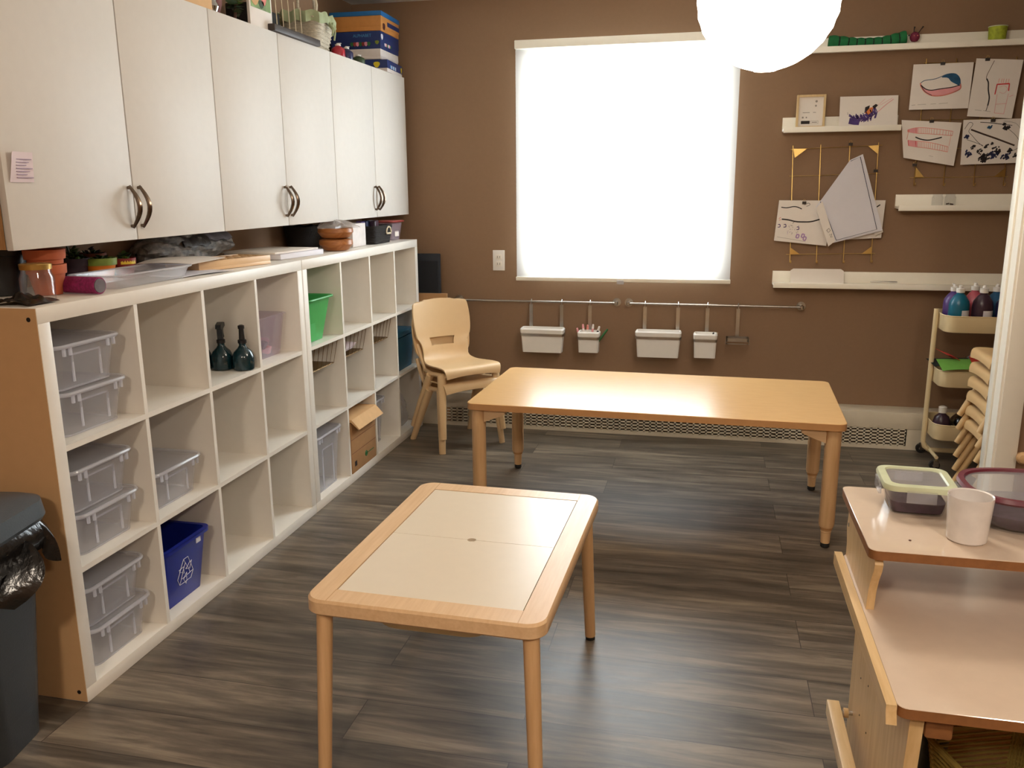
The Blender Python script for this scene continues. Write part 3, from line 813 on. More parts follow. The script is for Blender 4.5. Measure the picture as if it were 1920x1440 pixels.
# standing picture card
t = thing('picture_card', 'tall white card with a colourful garden photo on the cabinet', 'card', (-.095, 1.455, ZT), .0)
MB().box(-.012, .0, -.09, .085, 0, .36, 'paper', .0008).obj('card', t)
mb = MB(); mb.box(.0003, .0012, -.08, .075, .07, .34, 'photo_green')
for (yy, zz, w_, h_, mm) in ((-.05, .25, .05, .08, 'toy_pink'), (.02, .2, .05, .09, 'box_tan'), (.02, .12, .05, .06, 'ink_pink'), (-.05, .10, .06, .04, 'cardboard_light'), (.05, .28, .04, .06, 'paint_yellow'), (.0, .09, .04, .03, 'leaf_dark')): blob(mb, .0013, yy, zz, w_, h_, mm, 'x')
mb.obj('photo_print', t)
# dark pot, green wreath, silver ornament, cardboard box
t = thing('brown_vase', 'dark brown ceramic vase on the middle cabinet', 'vase', (-.19, 1.218, ZT))
MB().lathe([(.04, 0), (.056, .05), (.062, .13), (.052, .2), (.04, .25), (.048, .27), (.04, .265)], 'game_red', n=22).obj('body', t)
t = thing('artificial_greenery', 'dark green leafy garland lying between vase and photo card', 'greenery', (-.14, 1.325, ZT))
mb = MB()
for k in range(70):
    a = random.random()*6.28; r = random.random()*.03; z = .004+random.random()*.2; s_ = .02+random.random()*.02
    mb.add([(-s_, 0, 0), (0, s_*.4, .004), (s_, 0, 0), (0, -s_*.4, .004)], [(0, 1, 2, 3)], random.choice(['leaf_dark', 'leaf_green', 'leaf_dark']), False,
           Matrix.Translation((r*math.cos(a), r*math.sin(a), z+.02)) @ Matrix.Rotation(random.random()*6, 4, 'Z') @ Matrix.Rotation(random.uniform(-.9, .9), 4, 'X'))
mb.obj('leaves', t); MB().tube([(0, 0, 0), (.01, .01, .1), (-.01, 0, .2)], .006, 'twig_brown', 6).obj('stem', t)
t = thing('glass_ornament', 'silver and dark glass ornament beside the long cardboard box', 'ornament', (-.110, 1.118, ZT))
mb = MB(); mb.lathe([(.02, 0), (.028, .02), (.018, .04), (.03, .06), (.03, .075), (.012, .09)], 'chrome', n=16); mb.obj('base', t)
mb = MB(); mb.lathe([(.012, .09), (.028, .11), (.028, .135), (.01, .15)], 'print_pink', n=14); mb.obj('top', t)
t = thing('flat_cardboard_box', 'long shallow tan cardboard box at the cabinet front edge', 'cardboard box', (-.15, .845, ZT))
MB().box(-.065, .065, -.33, .24, 0, .055, 'cardboard_light', .002).obj('body', t)
mb = MB(); mb.tube([(0, -.2, .07), (.02, -.05, .075), (-.01, .1, .07), (.01, .2, .075)], .014, 'foil_dark', 8); mb.tube([(-.03, -.1, .072), (-.02, .05, .08), (-.035, .18, .07)], .012, 'print_pink', 8); mb.obj('contents', t)

# ================================================================== things on the cube shelves
Z1 = 1.1215
def base(px, py, r, z=Z1):
    p = at(px, py, 2, z); d = Vector((p.x-CP.x, p.y-CP.y, 0)).normalized()*r; return (p.x+d.x, p.y+d.y, z)
# big black pot at left
t = thing('black_pot', 'large black plastic plant pot at the near end of the shelf top', 'pot', base(6, 556, .06))
MB().lathe([(.055, 0), (.062, .004), (.072, .112), (.081, .114), (.081, .132), (.072, .132), (.064, .02)], 'black_plastic', n=28, cap=False).obj('body', t)
MB().lathe([(.001, .06), (.066, .06), (.066, .062), (.001, .065)], 'soil', n=20).obj('soil', t)
# crumpled black bag in front
t = thing('plastic_sheet', 'crumpled black plastic sheet on the shelf top near corner', 'plastic sheet', (-.09, .075, Z1))
MB().grid(lambda u, v: (-.07+.13*u, -.065+.11*v, .004+.018*abs(math.sin(7*u+3*v))*math.sin(PI*u)*math.sin(PI*v)+.012*math.sin(9*v+2*u)**2*math.sin(PI*u)), 14, 14, 'bag_black', th=.001).obj('sheet', t)
# glass jar with gold lid
t = thing('glass_jar', 'small empty glass jar with gold lid before the terracotta pots', 'jar', base(75, 567, .042))
MB().lathe([(.038, 0), (.042, .003), (.043, .062), (.037, .076), (.037, .084), (.0355, .084), (.0355, .076), (.041, .062), (.040, .004), (.001, .004)], 'clear_glass', n=28, cap=False).obj('glass_body', t)
MB().lathe([(.039, .0845), (.040, .098), (.037, .1)], 'gold', n=28).obj('lid', t)
# terracotta pots
def pot(mb, r, h, mt, z=0, rim=None):
    rim = rim or mt
    mb.lathe([(r*.68, z), (r*.92, z+h*.7)], mt, n=26)
    mb.lathe([(r*.9, z+h*.7), (r, z+h*.7), (r*1.03, z+h), (r*.93, z+h), (r*.88, z+h*.72)], rim, n=26, cap=False)
mb = MB(); pot(mb, .052, .085, 'terracotta')
mb.obj('terracotta_pot', loc=base(93, 554, .036), label='lower terracotta pot of the nested pair behind the glass jar', cat='flower pot', group='nested terracotta pots')
mb = MB(); mb.lathe([(.046, .0865), (.047, .10), (.053, .1005), (.055, .127), (.049, .127), (.045, .103), (.001, .10)], 'terracotta', n=26)
mb.obj('terracotta_pot', loc=base(93, 554, .036), label='upper terracotta pot nested in the one behind the glass jar', cat='flower pot', group='nested terracotta pots')
def leaves(mb, n, R_, h, z, mts, s=.012):
    for k in range(n):
        a = random.random()*6.28; r = R_*random.random()**.6; zz = z+h*random.random()*(1-r/R_*.6); s_ = s*(.7+.8*random.random())
        T = Matrix.Translation((r*math.cos(a), r*math.sin(a), zz)) @ Matrix.Rotation(a, 4, 'Z') @ Matrix.Rotation(random.uniform(-.9, .2), 4, 'Y')
        mb.add([(-s_, 0, 0), (-s_*.3, s_*.5, s_*.15), (s_*.6, s_*.45, s_*.2), (s_*1.1, 0, 0), (s_*.6, -s_*.45, s_*.2), (-s_*.3, -s_*.5, s_*.15), (0, 0, -s_*.25)],
               [(0, 1, 6), (1, 2, 6), (2, 3, 6), (3, 4, 6), (4, 5, 6), (5, 0, 6), (0, 1, 2, 3, 4, 5)], random.choice(mts), True, T)
def potted(label, loc, r, h, mt, rim, lm, ln, lh, stem=False):
    t = thing('potted_succulent', label, 'potted plant', loc)
    mb = MB(); pot(mb, r, h, mt, 0, rim); mb.obj('pot', t)
    MB().lathe([(.001, h*.8), (r*.88, h*.8), (r*.86, h*.84), (.001, h*.88)], 'soil', n=20).obj('soil', t)
    mb = MB(); leaves(mb, ln, r*.8, lh, h*.84, lm); 
    if stem: mb.tube([(-.01, 0, h*.8), (-.016, 0, h+.03), (-.022, 0, h+.055)], .003, 'leaf_dark', 6); leaves(mb, 14, .014, .05, h+.01, lm, .009)
    mb.obj('foliage', t); return t
potted('dark plum plant pot with an upright leafy sprig', base(143, 532, .035), .046, .078, 'pot_plum', 'pot_plum', ['leaf_dark', 'leaf_dark', 'leaf_green'], 30, .035, True)
potted('brown plant pot with drooping dark leaves behind the orange pot', base(176, 524, .038), .046, .085, 'terracotta_dark', 'terracotta_dark', ['leaf_dark', 'pot_plum'], 34, .03)
# clear tray under the painted pots
t = thing('clear_tray', 'shallow clear plastic tray under the painted pots', 'tray', (-.135, .575, Z1), .0)
mb = MB(); tub(mb, .16, .40, .036, 'clear_plastic', .9, .03, .002, lip=.008); mb.obj('tray_body', t)
MB().tube(rr(.176, .416, .035, .04), .003, 'clear_edge', 6, closed=True).obj('rim', t)
potted('orange and green painted pot with small succulent', base(192, 529, .04), .050, .075, 'paint_orange', 'paint_green', ['leaf_green', 'leaf_dark'], 26, .02)
t = potted('small red and blue painted pot with yellow patch and succulent', base(236, 522, .03), .037, .066, 'paint_red', 'paint_red', ['leaf_green', 'leaf_dark'], 24, .03)
mb = MB(); mb.grid(lambda u, v: ((.0355+.002)*math.cos(-1.2+1.5*u), (.0355+.002)*math.sin(-1.2+1.5*u), .047+.019*v), 8, 2, 'paint_yellow'); 
mb.grid(lambda u, v: ((.0265+.006*v)*math.cos(-1.3+1.8*u), (.0265+.006*v)*math.sin(-1.3+1.8*u), .008+.034*v), 8, 2, 'paint_blue'); mb.obj('painted_patch', t)
# magenta roll
t = thing('burlap_roll', 'magenta burlap roll lying at the shelf edge', 'fabric roll', (-.088, .285, Z1+.0245), -PI/2-.12)
MB().tube([(0, -.065, 0), (0, .06, 0)], .024, 'magenta_burlap', 20).obj('roll', t)
MB().tube([(0, .0605, 0), (0, .063, 0)], .02, 'grey_burlap', 20).obj('roll_end', t)
# black sheet, papers, foil log
MB().grid(lambda u, v: (-.05+.1*u, -.15+.3*v, .003+.01*math.sin(3*v+u)**2), 6, 10, 'black_fabric', th=.002).obj('dark_cloth', loc=(-.31, .80, Z1), label='dark folded cloth on the shelf below the bark log', cat='cloth')
MB().grid(lambda u, v: (-.1+.2*u, -.14+.28*v, .002+.02*u*(1-u)+.03*v*(1-v)*(1-u)), 8, 8, 'paper', th=.0012).obj('loose_paper', loc=(-.175, .90, Z1+.040), rz=.15, label='loose white paper sheet between painted pots and game board', cat='paper')
MB().grid(lambda u, v: (-.1+.2*u, -.13+.26*v, .002+.012*v*(1-v)), 6, 8, 'paper_cool', th=.0012).obj('loose_paper', loc=(-.14, .865, Z1+.001), rz=-.15, label='cool white paper lying beside the clear tray end', cat='paper')
t = thing('bark_log', 'long grey silver bark log lying against the wall', 'log', (-.345, 1.16, Z1+.062))
def log(u, v):
    a = 2*PI*v; e_ = math.sin(PI*min(max(u, .0), 1))**.18
    r = .053*e_*(1+.16*math.sin(3*a+u*9)+.09*math.sin(7*a+u*23)+.05*math.sin(31*u+4*a))*(1+.14*math.sin(6*u)); r = max(r, .004)
    return (r*math.cos(a), -.28+.62*u, r*.95*math.sin(a)+.006*math.sin(8*u))
MB().grid(log, 44, 26, 'bark').obj('bark', t)
def peel(c, a0):
    return lambda u, v: (.056*math.cos(a0+1.1*v), c-.09+.18*u, .056*math.sin(a0+1.1*v)+.004*math.sin(14*u))
mb = MB(); mb.grid(peel(.03, .2), 8, 5, 'foil_dark', th=.003); mb.grid(peel(.2, .5), 8, 5, 'grey_burlap', th=.003); mb.obj('loose_bark', t)
# wooden grid board
t = thing('game_tray', 'light wooden tray with brown square grid cells', 'game tray', (-.165, 1.125, Z1), -.24)
mb = MB(); L_ = .37; W_ = .17
mb.box(-W_/2, W_/2, -L_/2, L_/2, 0, .012, 'beech', .001)
mb.box(W_/2-.012, W_/2, -L_/2, L_/2, .012, .034, 'beech', .001); mb.box(-W_/2, -W_/2+.012, -L_/2, L_/2, .012, .034, 'beech', .001)
mb.box(-W_/2+.012, W_/2-.012, -L_/2, -L_/2+.012, .012, .034, 'beech', .001); mb.box(-W_/2+.012, W_/2-.012, L_/2-.012, L_/2, .012, .034, 'beech', .001); mb.obj('tray_body', t)
mb = MB()
for k in range(1, 10): y = -L_/2+L_*k/10; mb.box(-W_/2+.012, W_/2-.012, y-.003, y+.003, .0125, .032, 'beech_x')
for k in range(1, 4): x = -W_/2+W_*k/4; mb.box(x-.003, x+.003, -L_/2+.012, L_/2-.012, .0125, .0318, 'beech')
mb.obj('grid_divider', t)
MB().box(-W_/2+.013, W_/2-.013, -L_/2+.013, L_/2-.013, .0121, .0135, 'game_red').obj('brown_base', t)
# paper stack
t = thing('paper_stack', 'thick stack of white paper on the shelf joint', 'paper stack', (-.205, 1.66, Z1), -.10)
MB().box(-.14, .14, -.19, .15, 0, .022, 'paper_cool', .001).obj('lower_ream', t)
MB().box(-.145, .12, -.2, .14, .0225, .03, 'paper', .001).obj('upper_sheets', t)
# black wicker basket
def wbasket(label, loc, rx, ry, h, mt, rz=0, name='wicker_basket'):
    t = thing(name, label, 'basket', loc, rz, group='dark baskets on the shelf top')
    mb = MB(); n = 8
    rings = []
    for k in range(n+1):
        s_ = .82+.18*k/n; rings.append([( rx*s_*math.cos(2*PI*j/28)*(1+.015*(-1)**(j+k)), ry*s_*math.sin(2*PI*j/28)*(1+.015*(-1)**(j+k)), h*k/n) for j in range(28)])
    rings.append([(rx*.93*math.cos(2*PI*j/28), ry*.93*math.sin(2*PI*j/28), h) for j in range(28)])
    rings.append([(rx*.77*math.cos(2*PI*j/28), ry*.77*math.sin(2*PI*j/28), .01) for j in range(28)])
    mb.loft(rings, mt, smooth=False); mb.obj('basket_body', t)
    mb = MB(); mb.tube([(rx*.97*math.cos(2*PI*j/28), ry*.97*math.sin(2*PI*j/28), h+.003*math.sin(j*2)) for j in range(28)], .006, mt, 6, closed=True); mb.obj('rim', t)
    return t
wbasket('round black wicker basket left of the wooden bowls', base(570, 467, .08), .09, .10, .105, 'black_wicker')
# bowls
mb = MB(); mb.lathe([(.045, 0), (.06, .006), (.08, .03), (.078, .05), (.065, .055), (.06, .05), (.06, .02), (.001, .012)], 'bowl_wood', n=30)
mb.obj('wooden_bowl', loc=base(631, 471, .055), label='lower of two stacked round wooden bowls', cat='bowl', group='stacked wooden bowls')
mb = MB(); mb.lathe([(.05, .0), (.066, .006), (.084, .03), (.082, .048), (.076, .048), (.07, .02), (.001, .01)], 'bowl_wood', n=30)
mb.obj('wooden_bowl', loc=base(631, 471, .055)[:2]+(Z1+.057,), label='upper of two stacked round wooden bowls, covered by a plastic bag', cat='bowl', group='stacked wooden bowls')
t = thing('plastic_bag', 'clear crumpled plastic bag over the stacked wooden bowls', 'plastic bag', base(631, 471, .055)[:2]+(Z1+.107,))
MB().grid(lambda u, v: ((.09*math.sin(PI/2*u)+.03*u*math.sin(3*2*PI*v))*math.cos(2*PI*v), (.1*math.sin(PI/2*u)+.02*u*math.sin(5*2*PI*v))*math.sin(2*PI*v), .03*math.cos(PI/2*u)*(1+.3*math.sin(9*2*PI*v))), 8, 30, 'clear_bag').obj('bag', t)
MB().box(-.07, .07, -.085, .085, 0, .115, 'box_white', .002).obj('white_box', loc=(-.155, 2.30, Z1), label='white cardboard box right of the wooden bowls', cat='box')
# black basket with rope handles
t = thing('handled_basket', 'dark rectangular basket with cream rope handle', 'basket', (-.135, 2.565, Z1), group='dark baskets on the shelf top')
mb = MB(); tub(mb, .17, .27, .095, 'black_wicker', .85, .02, .005)
for k in range(10): mb.tube(rr(.17*(.85+.15*k/9)+.002, .27*(.85+.15*k/9)+.002, .02, .006+k*.0095), .0022, 'black_wicker', 4, closed=True)
mb.obj('basket_body', t)
mb = MB(); mb.tube([(.086, .06+.035*math.cos(a), .055+.03*math.sin(a)) for a in [PI*k/10 for k in range(11)]]+[(.086, .03, .05), (.086, .09, .05)], .0045, 'rope', 6); mb.obj('rope_handle', t)
for i, (yy, mm) in enumerate(((2.48, 'ink_purple'), (2.55, 'ink_navy'), (2.62, 'paper_cool'), (2.53, 'bottle_plum'))):
    mb = MB(); mb.box(-.022, .012, -.028, .028, 0, .105, mm, .006)
    mb.obj('craft_packet', loc=(-.15 if i != 3 else -.115, (2.485, 2.56, 2.635, 2.60)[i], Z1+.014), rot=(.06 if i % 2 else -.06, 0, 0), label=['purple packet standing in the handled dark basket', 'navy packet in the middle of the handled dark basket', 'pale packet in the handled dark basket', 'plum packet at the far end of the handled basket'][i], cat='packet', group='packets in the handled basket')
# clear tub with pink lid
t = thing('snack_tub', 'clear plastic tub with a pink-red lid at the shelf end', 'tub', (-.15, 2.865, Z1))
mb = MB(); tub(mb, .13, .17, .095, 'tinted_tub', .8, .02); mb.obj('body', t)
mb = MB(); mb.loft([rr(.145, .19, .025, .1), rr(.145, .19, .025, .108)], 'ink_pink'); mb.tube(rr(.145, .19, .025, .104), .004, 'paint_red', 6, closed=True); mb.obj('lid', t)
MB().box(.056, .058, -.03, .03, .02, .05, 'paper', 0).obj('sticker', t)

# ================================================================== LARGE TABLE
t = thing('activity_table', 'long rectangular maple-topped table below the window', 'table', (1.451, 1.904, 0), math.radians(-1.75))
LX, LY, LZ = .762, .384, .52
mb = MB()
mb.loft([rr(2*LX, 2*LY, .035, LZ-.028, n=8), rr(2*LX, 2*LY, .035, LZ-.002, n=8)], 'table_edge', smooth=True, cap0=True, cap1=False)
mb.loft([rr(2*LX, 2*LY, .035, LZ-.002, n=8), rr(2*LX-.004, 2*LY-.004, .034, LZ, n=8)], 'maple_laminate', smooth=False, cap0=False)
mb.obj('tabletop', t)
for sx in (-1, 1):
    for sy in (-1, 1):
        x, y = sx*(LX-.045), sy*(LY-.045)
        mb = MB()
        mb.lathe([(.027, .088), (.030, .1), (.030, .40), (.0305, .402), (.0305, .49)], 'beech_z', (x, y, 0), 22)
        mb.lathe([(.0295, .4), (.0305, .402)], 'table_edge', (x, y, 0), 22, cap=False)
        mb.lathe([(.024, .078), (.024, .088)], 'table_edge', (x, y, 0), 20)
        mb.lathe([(.0175, .02), (.020, .078)], 'beech_z', (x, y, 0), 20)
        mb.lathe([(.0195, .065), (.0207, .068), (.0195, .071)], 'beech_z', (x, y, 0), 20, cap=False)
        lg = mb.obj('leg', t)
        MB().lathe([(.014, .0005), (.0175, .004), (.0175, .02)], 'black_rubber', (x, y, 0), 18).obj('foot_cap', lg)
        mb = MB()
        a = x-sx*.028; b_ = x-sx*.12
        mb.prism([(a, .491), (a, .435), (b_+sx*.02, .462), (b_, .472), (b_, .491)], 'y', y-.02, y+.02, 'beech_x')
        a = y-sy*.028; b_ = y-sy*.12
        mb.prism([(a, .491), (a, .435), (b_+sy*.02, .462), (b_, .472), (b_, .491)], 'x', x-.02, x+.02, 'beech')
        mb.obj('corner_bracket', t)

# ================================================================== SAND TABLE
t = thing('childrens_table', 'low birch table with cream lid panels and finger hole', 'table', (1.062, .252, 0), math.radians(-1.3))
WX, WY, TZ = .289, .418, .48
ix, iy = .229, .355
# frame: outer rounded ring minus inner rect
def ring_frame(z0, z1, mt_top):
    mb = MB(); n = 8; out = rr(2*WX, 2*WY, .045, 0, n=n)
    N = len(out)
    def inner(p):
        # project the outer point onto the inner rectangle
        x = max(-ix, min(ix, p[0])); y = max(-iy, min(iy, p[1])); return (x, y)
    inn = [inner(p) for p in out]
    vs = []; e_ = .006
    for (dx, z) in ((0, z0+e_), (0, z1-e_), (-e_, z1)):
        for p in out:
            l = math.hypot(p[0], p[1]); k = 1+dx/l; vs.append((p[0]*k, p[1]*k, z))
    for z in (z1, z0):
        for p in inn: vs.append((p[0], p[1], z))
    for p in out: vs.append((p[0]*.985, p[1]*.985, z0))
    fs = []
    order = [0, 1, 2, 3, 4, 5]
    for a in range(6):
        b_ = (a+1) % 6
        for k in range(N):
            k2 = (k+1) % N; fs.append((a*N+k, a*N+k2, b_*N+k2, b_*N+k))
    mb.add(vs, fs, mt_top, False); return mb
fr = ring_frame(TZ-.04, TZ, 'beech')
fr.obj('tabletop_frame', t)
mb = MB()   # joint lines of the frame ends
for sy in (-1, 1):
    for sx in (-1, 1): mb.box(sx*ix-.0006, sx*ix+.0006, min(sy*iy, sy*(WY-.006)), max(sy*iy, sy*(WY-.006)), TZ, TZ+.0003, 'table_edge')
mb.obj('frame_joint', t)
for sy in (-1, 1):
    mb = MB(); y1, y2 = (-iy+.002, -.0008) if sy < 0 else (.0008, iy-.002); n = 10; hr = .012
    # panel with half round hole at the joint
    arc = [(hr*math.cos(PI*k/n), sy*abs(y1 if sy > 0 else y2)+sy*hr*math.sin(PI*k/n)*.85) for k in range(n+1)]
    ye = y2 if sy > 0 else y1; yi = y1 if sy > 0 else y2
    X = ix-.0025
    poly = [(X, yi), (X, ye), (-X, ye), (-X, yi)]+[(-p[0], p[1]) for p in arc]
    mb.prism(poly, 'z', TZ-.010, TZ-.001, 'cream_panel'); mb.obj('lid_panel', t)
for sx in (-1, 1):
    for sy in (-1, 1):
        mb = MB(); x, y = sx*(WX-.038), sy*(WY-.040)
        mb.tube([(x, y, TZ-.041), (x+sx*.016, y+sy*.018, .012)], [.0195, .0165], 'beech_z', 20)
        lg = mb.obj('leg', t)
        MB().tube([(x+sx*.016, y+sy*.018, .012), (x+sx*.0165, y+sy*.0185, .0005)], .015, 'black_rubber', 16).obj('foot_cap', lg)
mb = MB(); tub(mb, .36, .30, .058, 'cart_cream', .8, .06, .003, TZ-.102, -.01, -.205); mb.obj('under_bin', t)
mb = MB(); tub(mb, .36, .30, .058, 'cart_cream', .8, .06, .003, TZ-.102, -.01, .17); mb.obj('under_bin', t)

# ================================================================== CHAIRS
def interp(P, u):
    u = max(0, min(.99999, u))*(len(P)-1); i = int(u); f = u-i
    # catmull-rom
    p0 = P[max(i-1, 0)]; p1 = P[i]; p2 = P[i+1]; p3 = P[min(i+2, len(P)-1)]
    return [0.5*((2*b)+(-a+c)*f+(2*a-5*b+4*c-d)*f*f+(-a+3*b-3*c+d)*f**3) for a, b, c, d in zip(p0, p1, p2, p3)]
def make_chair(label, loc, rz, mt, kind='big', s=1.0, group=None):
    t = thing('stacking_chair', label, 'chair', loc, rz, group=group)
    # profile (y, z, halfwidth, side lift)
    P = [(-.185, .340, .165, 0), (-.183, .362, .172, 0), (-.165, .374, .176, .002), (-.10, .368, .174, .008), (-.02, .358, .168, .012), (.06, .354, .158, .014), (.115, .366, .148, .02), (.148, .398, .14, .03),
         (.163, .44, .142, .03), (.172, .475, .15, .028), (.178, .51, .172, .03), (.188, .56, .18, .034), (.20, .62, .182, .034), (.211, .675, .176, .034), (.216, .70, .165, .03), (.218, .712, .13, .02)]
    nu, nv = 45, 16
    def shell(u, v):
        y, z, hw_, lf = interp(P, u); c = (v-.5)*2
        x = hw_*c; bend = lf*(c*c)
        up_ = 1 if u < .45 else 0; k_ = max(0, min(1, (u-.35)/.2))
        ztop = 0
        if u > .9: ztop = -.02*c*c*(u-.9)/.1
        if u < .1: ztop = -.012*c*c*(1-u/.1)
        return (x*s, (y-bend*k_*1.1)*s, (z+bend*(1-k_)+ztop)*s)
    lo = [i for i in range(nu)]
    def skip(i, j):
        z = interp(P, (i+.5)/nu)[1]; return .455 < z < .492 and 4 <= j <= 11
    mb = MB(); mb.grid(shell, nu, nv, mt, th=.007*s, skip=skip if kind == 'big' else None)
    # backrest's doubled upper pad edge
    if kind == 'big':
        def ledge(u, v):
            z0 = .502; y, z, hw_, lf = interp(P, .66+.27*u); c = (v-.5)*2
            return (hw_*.99*c, y-.0025-lf*c*c*1.1, z-(.02*c*c*(.66+.27*u-.9)/.1 if .66+.27*u > .9 else 0))
    sh_ = mb.obj('seat_shell', t)
    if kind == 'big': MB().grid(ledge, 14, 16, mt, th=-.006).obj('backrest_pad', t)
    mb = MB()
    for sx in (-1, 1):
        mb.tube([(sx*.168*s, -.15*s, .345*s), (sx*.165*s, -.02*s, .332*s), (sx*.152*s, .08*s, .335*s), (sx*.146*s, .14*s, .39*s), (sx*.155*s, .165*s, .47*s)], [.012*s]*5, mt, 8)
    mb.tube([(-.16*s, -.155*s, .338*s), (.16*s, -.155*s, .338*s)], .010*s, mt, 8)
    mb.obj('under_frame', t)
    for sx in (-1, 1):
        if kind == 'big':
            f1, f2 = [(sx*.168, -.135, .345), (sx*.178, -.152, .2), (sx*.192, -.178, .0005)], [(sx*.165, .0, .325), (sx*.176, .09, .17), (sx*.19, .178, .0005)]
        else:
            f1, f2 = [(sx*.165, -.05, .33), (sx*.172, -.13, .17), (sx*.18, -.21, .0005)], [(sx*.155, .08, .33), (sx*.168, .12, .17), (sx*.18, .17, .0005)]
        for f in (f1, f2):
            mb = MB(); mb.tube([(x*s, y*s, z*s if z > .001 else z) for x, y, z in f], [.025*s, .022*s, .018*s], mt, 12, flat=.85)
            mb.obj('leg', t)
    return t
tz = math.radians(46); cxx, cyy = .300, 2.665
g_ = 'tan stacking chairs beside the far shelf'
c0 = make_chair('lower tan plastic chair of the pair beside the far shelf', (cxx, cyy, 0), tz, 'chair_plastic', 'big', 1, g_)
copy_tree(c0, loc=(cxx+math.sin(tz)*.012, cyy-math.cos(tz)*.012, .085), label='upper tan plastic chair of the pair beside the far shelf')
# tall stack on the right
g_ = 'stack of beige toddler chairs by the white casing'
w6 = ['bottom chair', 'second chair from the bottom', 'third chair from the bottom', 'fourth chair from the bottom', 'fifth chair from the bottom', 'top chair']
s0 = None
for k in range(6):
    lab = w6[k]+' of the tall beige toddler chair stack by the white casing'
    loc = (3.035-.001*k, 2.30, .068*k)
    if s0 is None: s0 = make_chair(lab, loc, -PI/2, 'toddler_plastic', 'small', .86, g_)
    else: copy_tree(s0, loc=loc, label=lab)

# ================================================================== UTILITY CART
t = thing('utility_cart', 'cream three-tier rolling cart loaded with paint bottles', 'cart', (3.01, 2.795, 0))
cw, cd = .42, .27
for z0_ in (.150, .425, .70):
    mb = MB(); mb.loft([rr(cw-.01, cd-.01, .05, z0_, n=8), rr(cw, cd, .06, z0_+.006, n=8), rr(cw, cd, .06, z0_+.08, n=8), rr(cw-.006, cd-.006, .058, z0_+.08, n=8), rr(cw-.006, cd-.006, .058, z0_+.008, n=8)], 'cart_cream')
    mb.tube(rr(cw, cd, .06, z0_+.08, n=8), .003, 'cart_cream', 5, closed=True); mb.obj('tray', t)
mb = MB(); x = cw/2+.014
mb.tube([(-x, 0, .80), (-x, 0, .11), (-x+.008, 0, .08), (-x+.03, 0, .062), (x-.03, 0, .062), (x-.008, 0, .08), (x, 0, .11), (x, 0, .80)], .0125, 'cart_cream', 12)
mb.obj('frame_tube', t)
for sx in (-1, 1):
    mb = MB(); x = sx*(cw/2-.02); mb.tube([(x, -.15, .066), (x, .15, .066)], .009, 'cart_cream', 10); mb.obj('cross_bar', t)
    for sy in (-1, 1):
        y = sy*.147
        mb = MB(); mb.box(x-.008, x+.008, y-.012, y+.012, .046, .056, 'chrome'); mb.box(x-.014, x+.012, y-.014, y-.011, .018, .052, 'chrome'); mb.box(x-.014, x+.012, y+.011, y+.014, .018, .052, 'chrome')
        cs = mb.obj('caster', t)
        mb = MB(); mb.tube([(x-.006, y-.0095, .0255), (x-.006, y+.0095, .0255)], .025, 'black_rubber', 20); mb.tube([(x-.006, y-.011, .0255), (x-.006, y+.011, .0255)], .01, 'steel', 12); mb.obj('wheel', cs)
g_ = 'paint bottles on the top cart tray'
for (x, y, mm, lb, hh) in ((2.868, 2.725, 'bottle_cyan', 'teal paint bottle at the front left of the cart top tray', .195), (2.975, 2.73, 'bottle_plum', 'dark plum paint bottle in the front middle of the cart tray', .195),
                           (3.08, 2.73, 'bottle_navy', 'navy paint bottle at the front right of the cart tray', .19), (2.868, 2.83, 'bottle_purple', 'purple paint bottle behind the teal one on the cart', .19),
                           (2.965, 2.84, 'bottle_pinkish', 'pink paint bottle in the back row of the cart tray', .195), (3.065, 2.84, 'ink_blue', 'blue paint bottle at the back right of the cart tray', .19)):
    pump_bottle(lb, (x, y, .7095), mm, 1.1, g_, hh)
# middle tray
def sheet(lb, x, y, z, w_, d_, mm, rx, ry, rz, name='felt_sheet'):
    MB().grid(lambda u, v: (-w_/2+w_*u, -d_/2+d_*v, .01*math.sin(3*u)*math.sin(2*v+1)), 6, 6, mm, th=.0015).obj(name, loc=(x, y, z), rot=(rx, ry, rz), label=lb, cat='felt', group='felt sheets in the middle cart tray')
sheet('green felt sheet drooping over the front of the middle cart tray', 2.895, 2.70, .535, .19, .12, 'felt_green', .30, -.02, .05)
sheet('black felt sheet under the red one in the middle cart tray', 2.90, 2.80, .530, .24, .13, 'felt_black', .1, -.03, .1)
sheet('red felt scrap sticking up at the left of the middle cart tray', 2.86, 2.78, .565, .10, .12, 'felt_red', .1, .5, .3)
sheet('red felt piece right of the green sheet in the cart', 3.01, 2.72, .54, .12, .12, 'felt_red', .3, .15, 0)
t = thing('plastic_wrap', 'crumpled clear plastic wrap on the middle cart tray', 'plastic wrap', (3.02, 2.80, .548))
MB().grid(lambda u, v: (.12*(u-.5), .14*(v-.5), .05*math.sin(PI*u)*math.sin(PI*v)*(1+.4*math.sin(13*u+7*v))), 14, 14, 'clear_bag').obj('wrap', t)
t = thing('squeeze_bottle', 'dark squeeze bottle with white cap in the bottom cart tray', 'bottle', (2.86, 2.78, .1585))
MB().lathe([(.038, 0), (.042, .005), (.042, .06), (.034, .09), (.016, .105), (.016, .11)], 'bottle_plum', n=20).obj('body', t)
MB().lathe([(.02, .11), (.02, .14), (.01, .145)], 'white_plastic', n=16).obj('cap', t)
t = thing('plastic_bag', 'dark translucent plastic bag in the bottom cart tray', 'plastic bag', (2.96, 2.79, .16))
MB().grid(lambda u, v: ((.06*math.sin(PI*(.1+.85*u)))*math.cos(6.283*v)*(1+.2*math.sin(18*v+3*u)), (.07*math.sin(PI*(.1+.85*u)))*math.sin(6.283*v)*(1+.2*math.sin(12*v)), .12*u), 10, 24, 'bag_black').obj('bag', t)

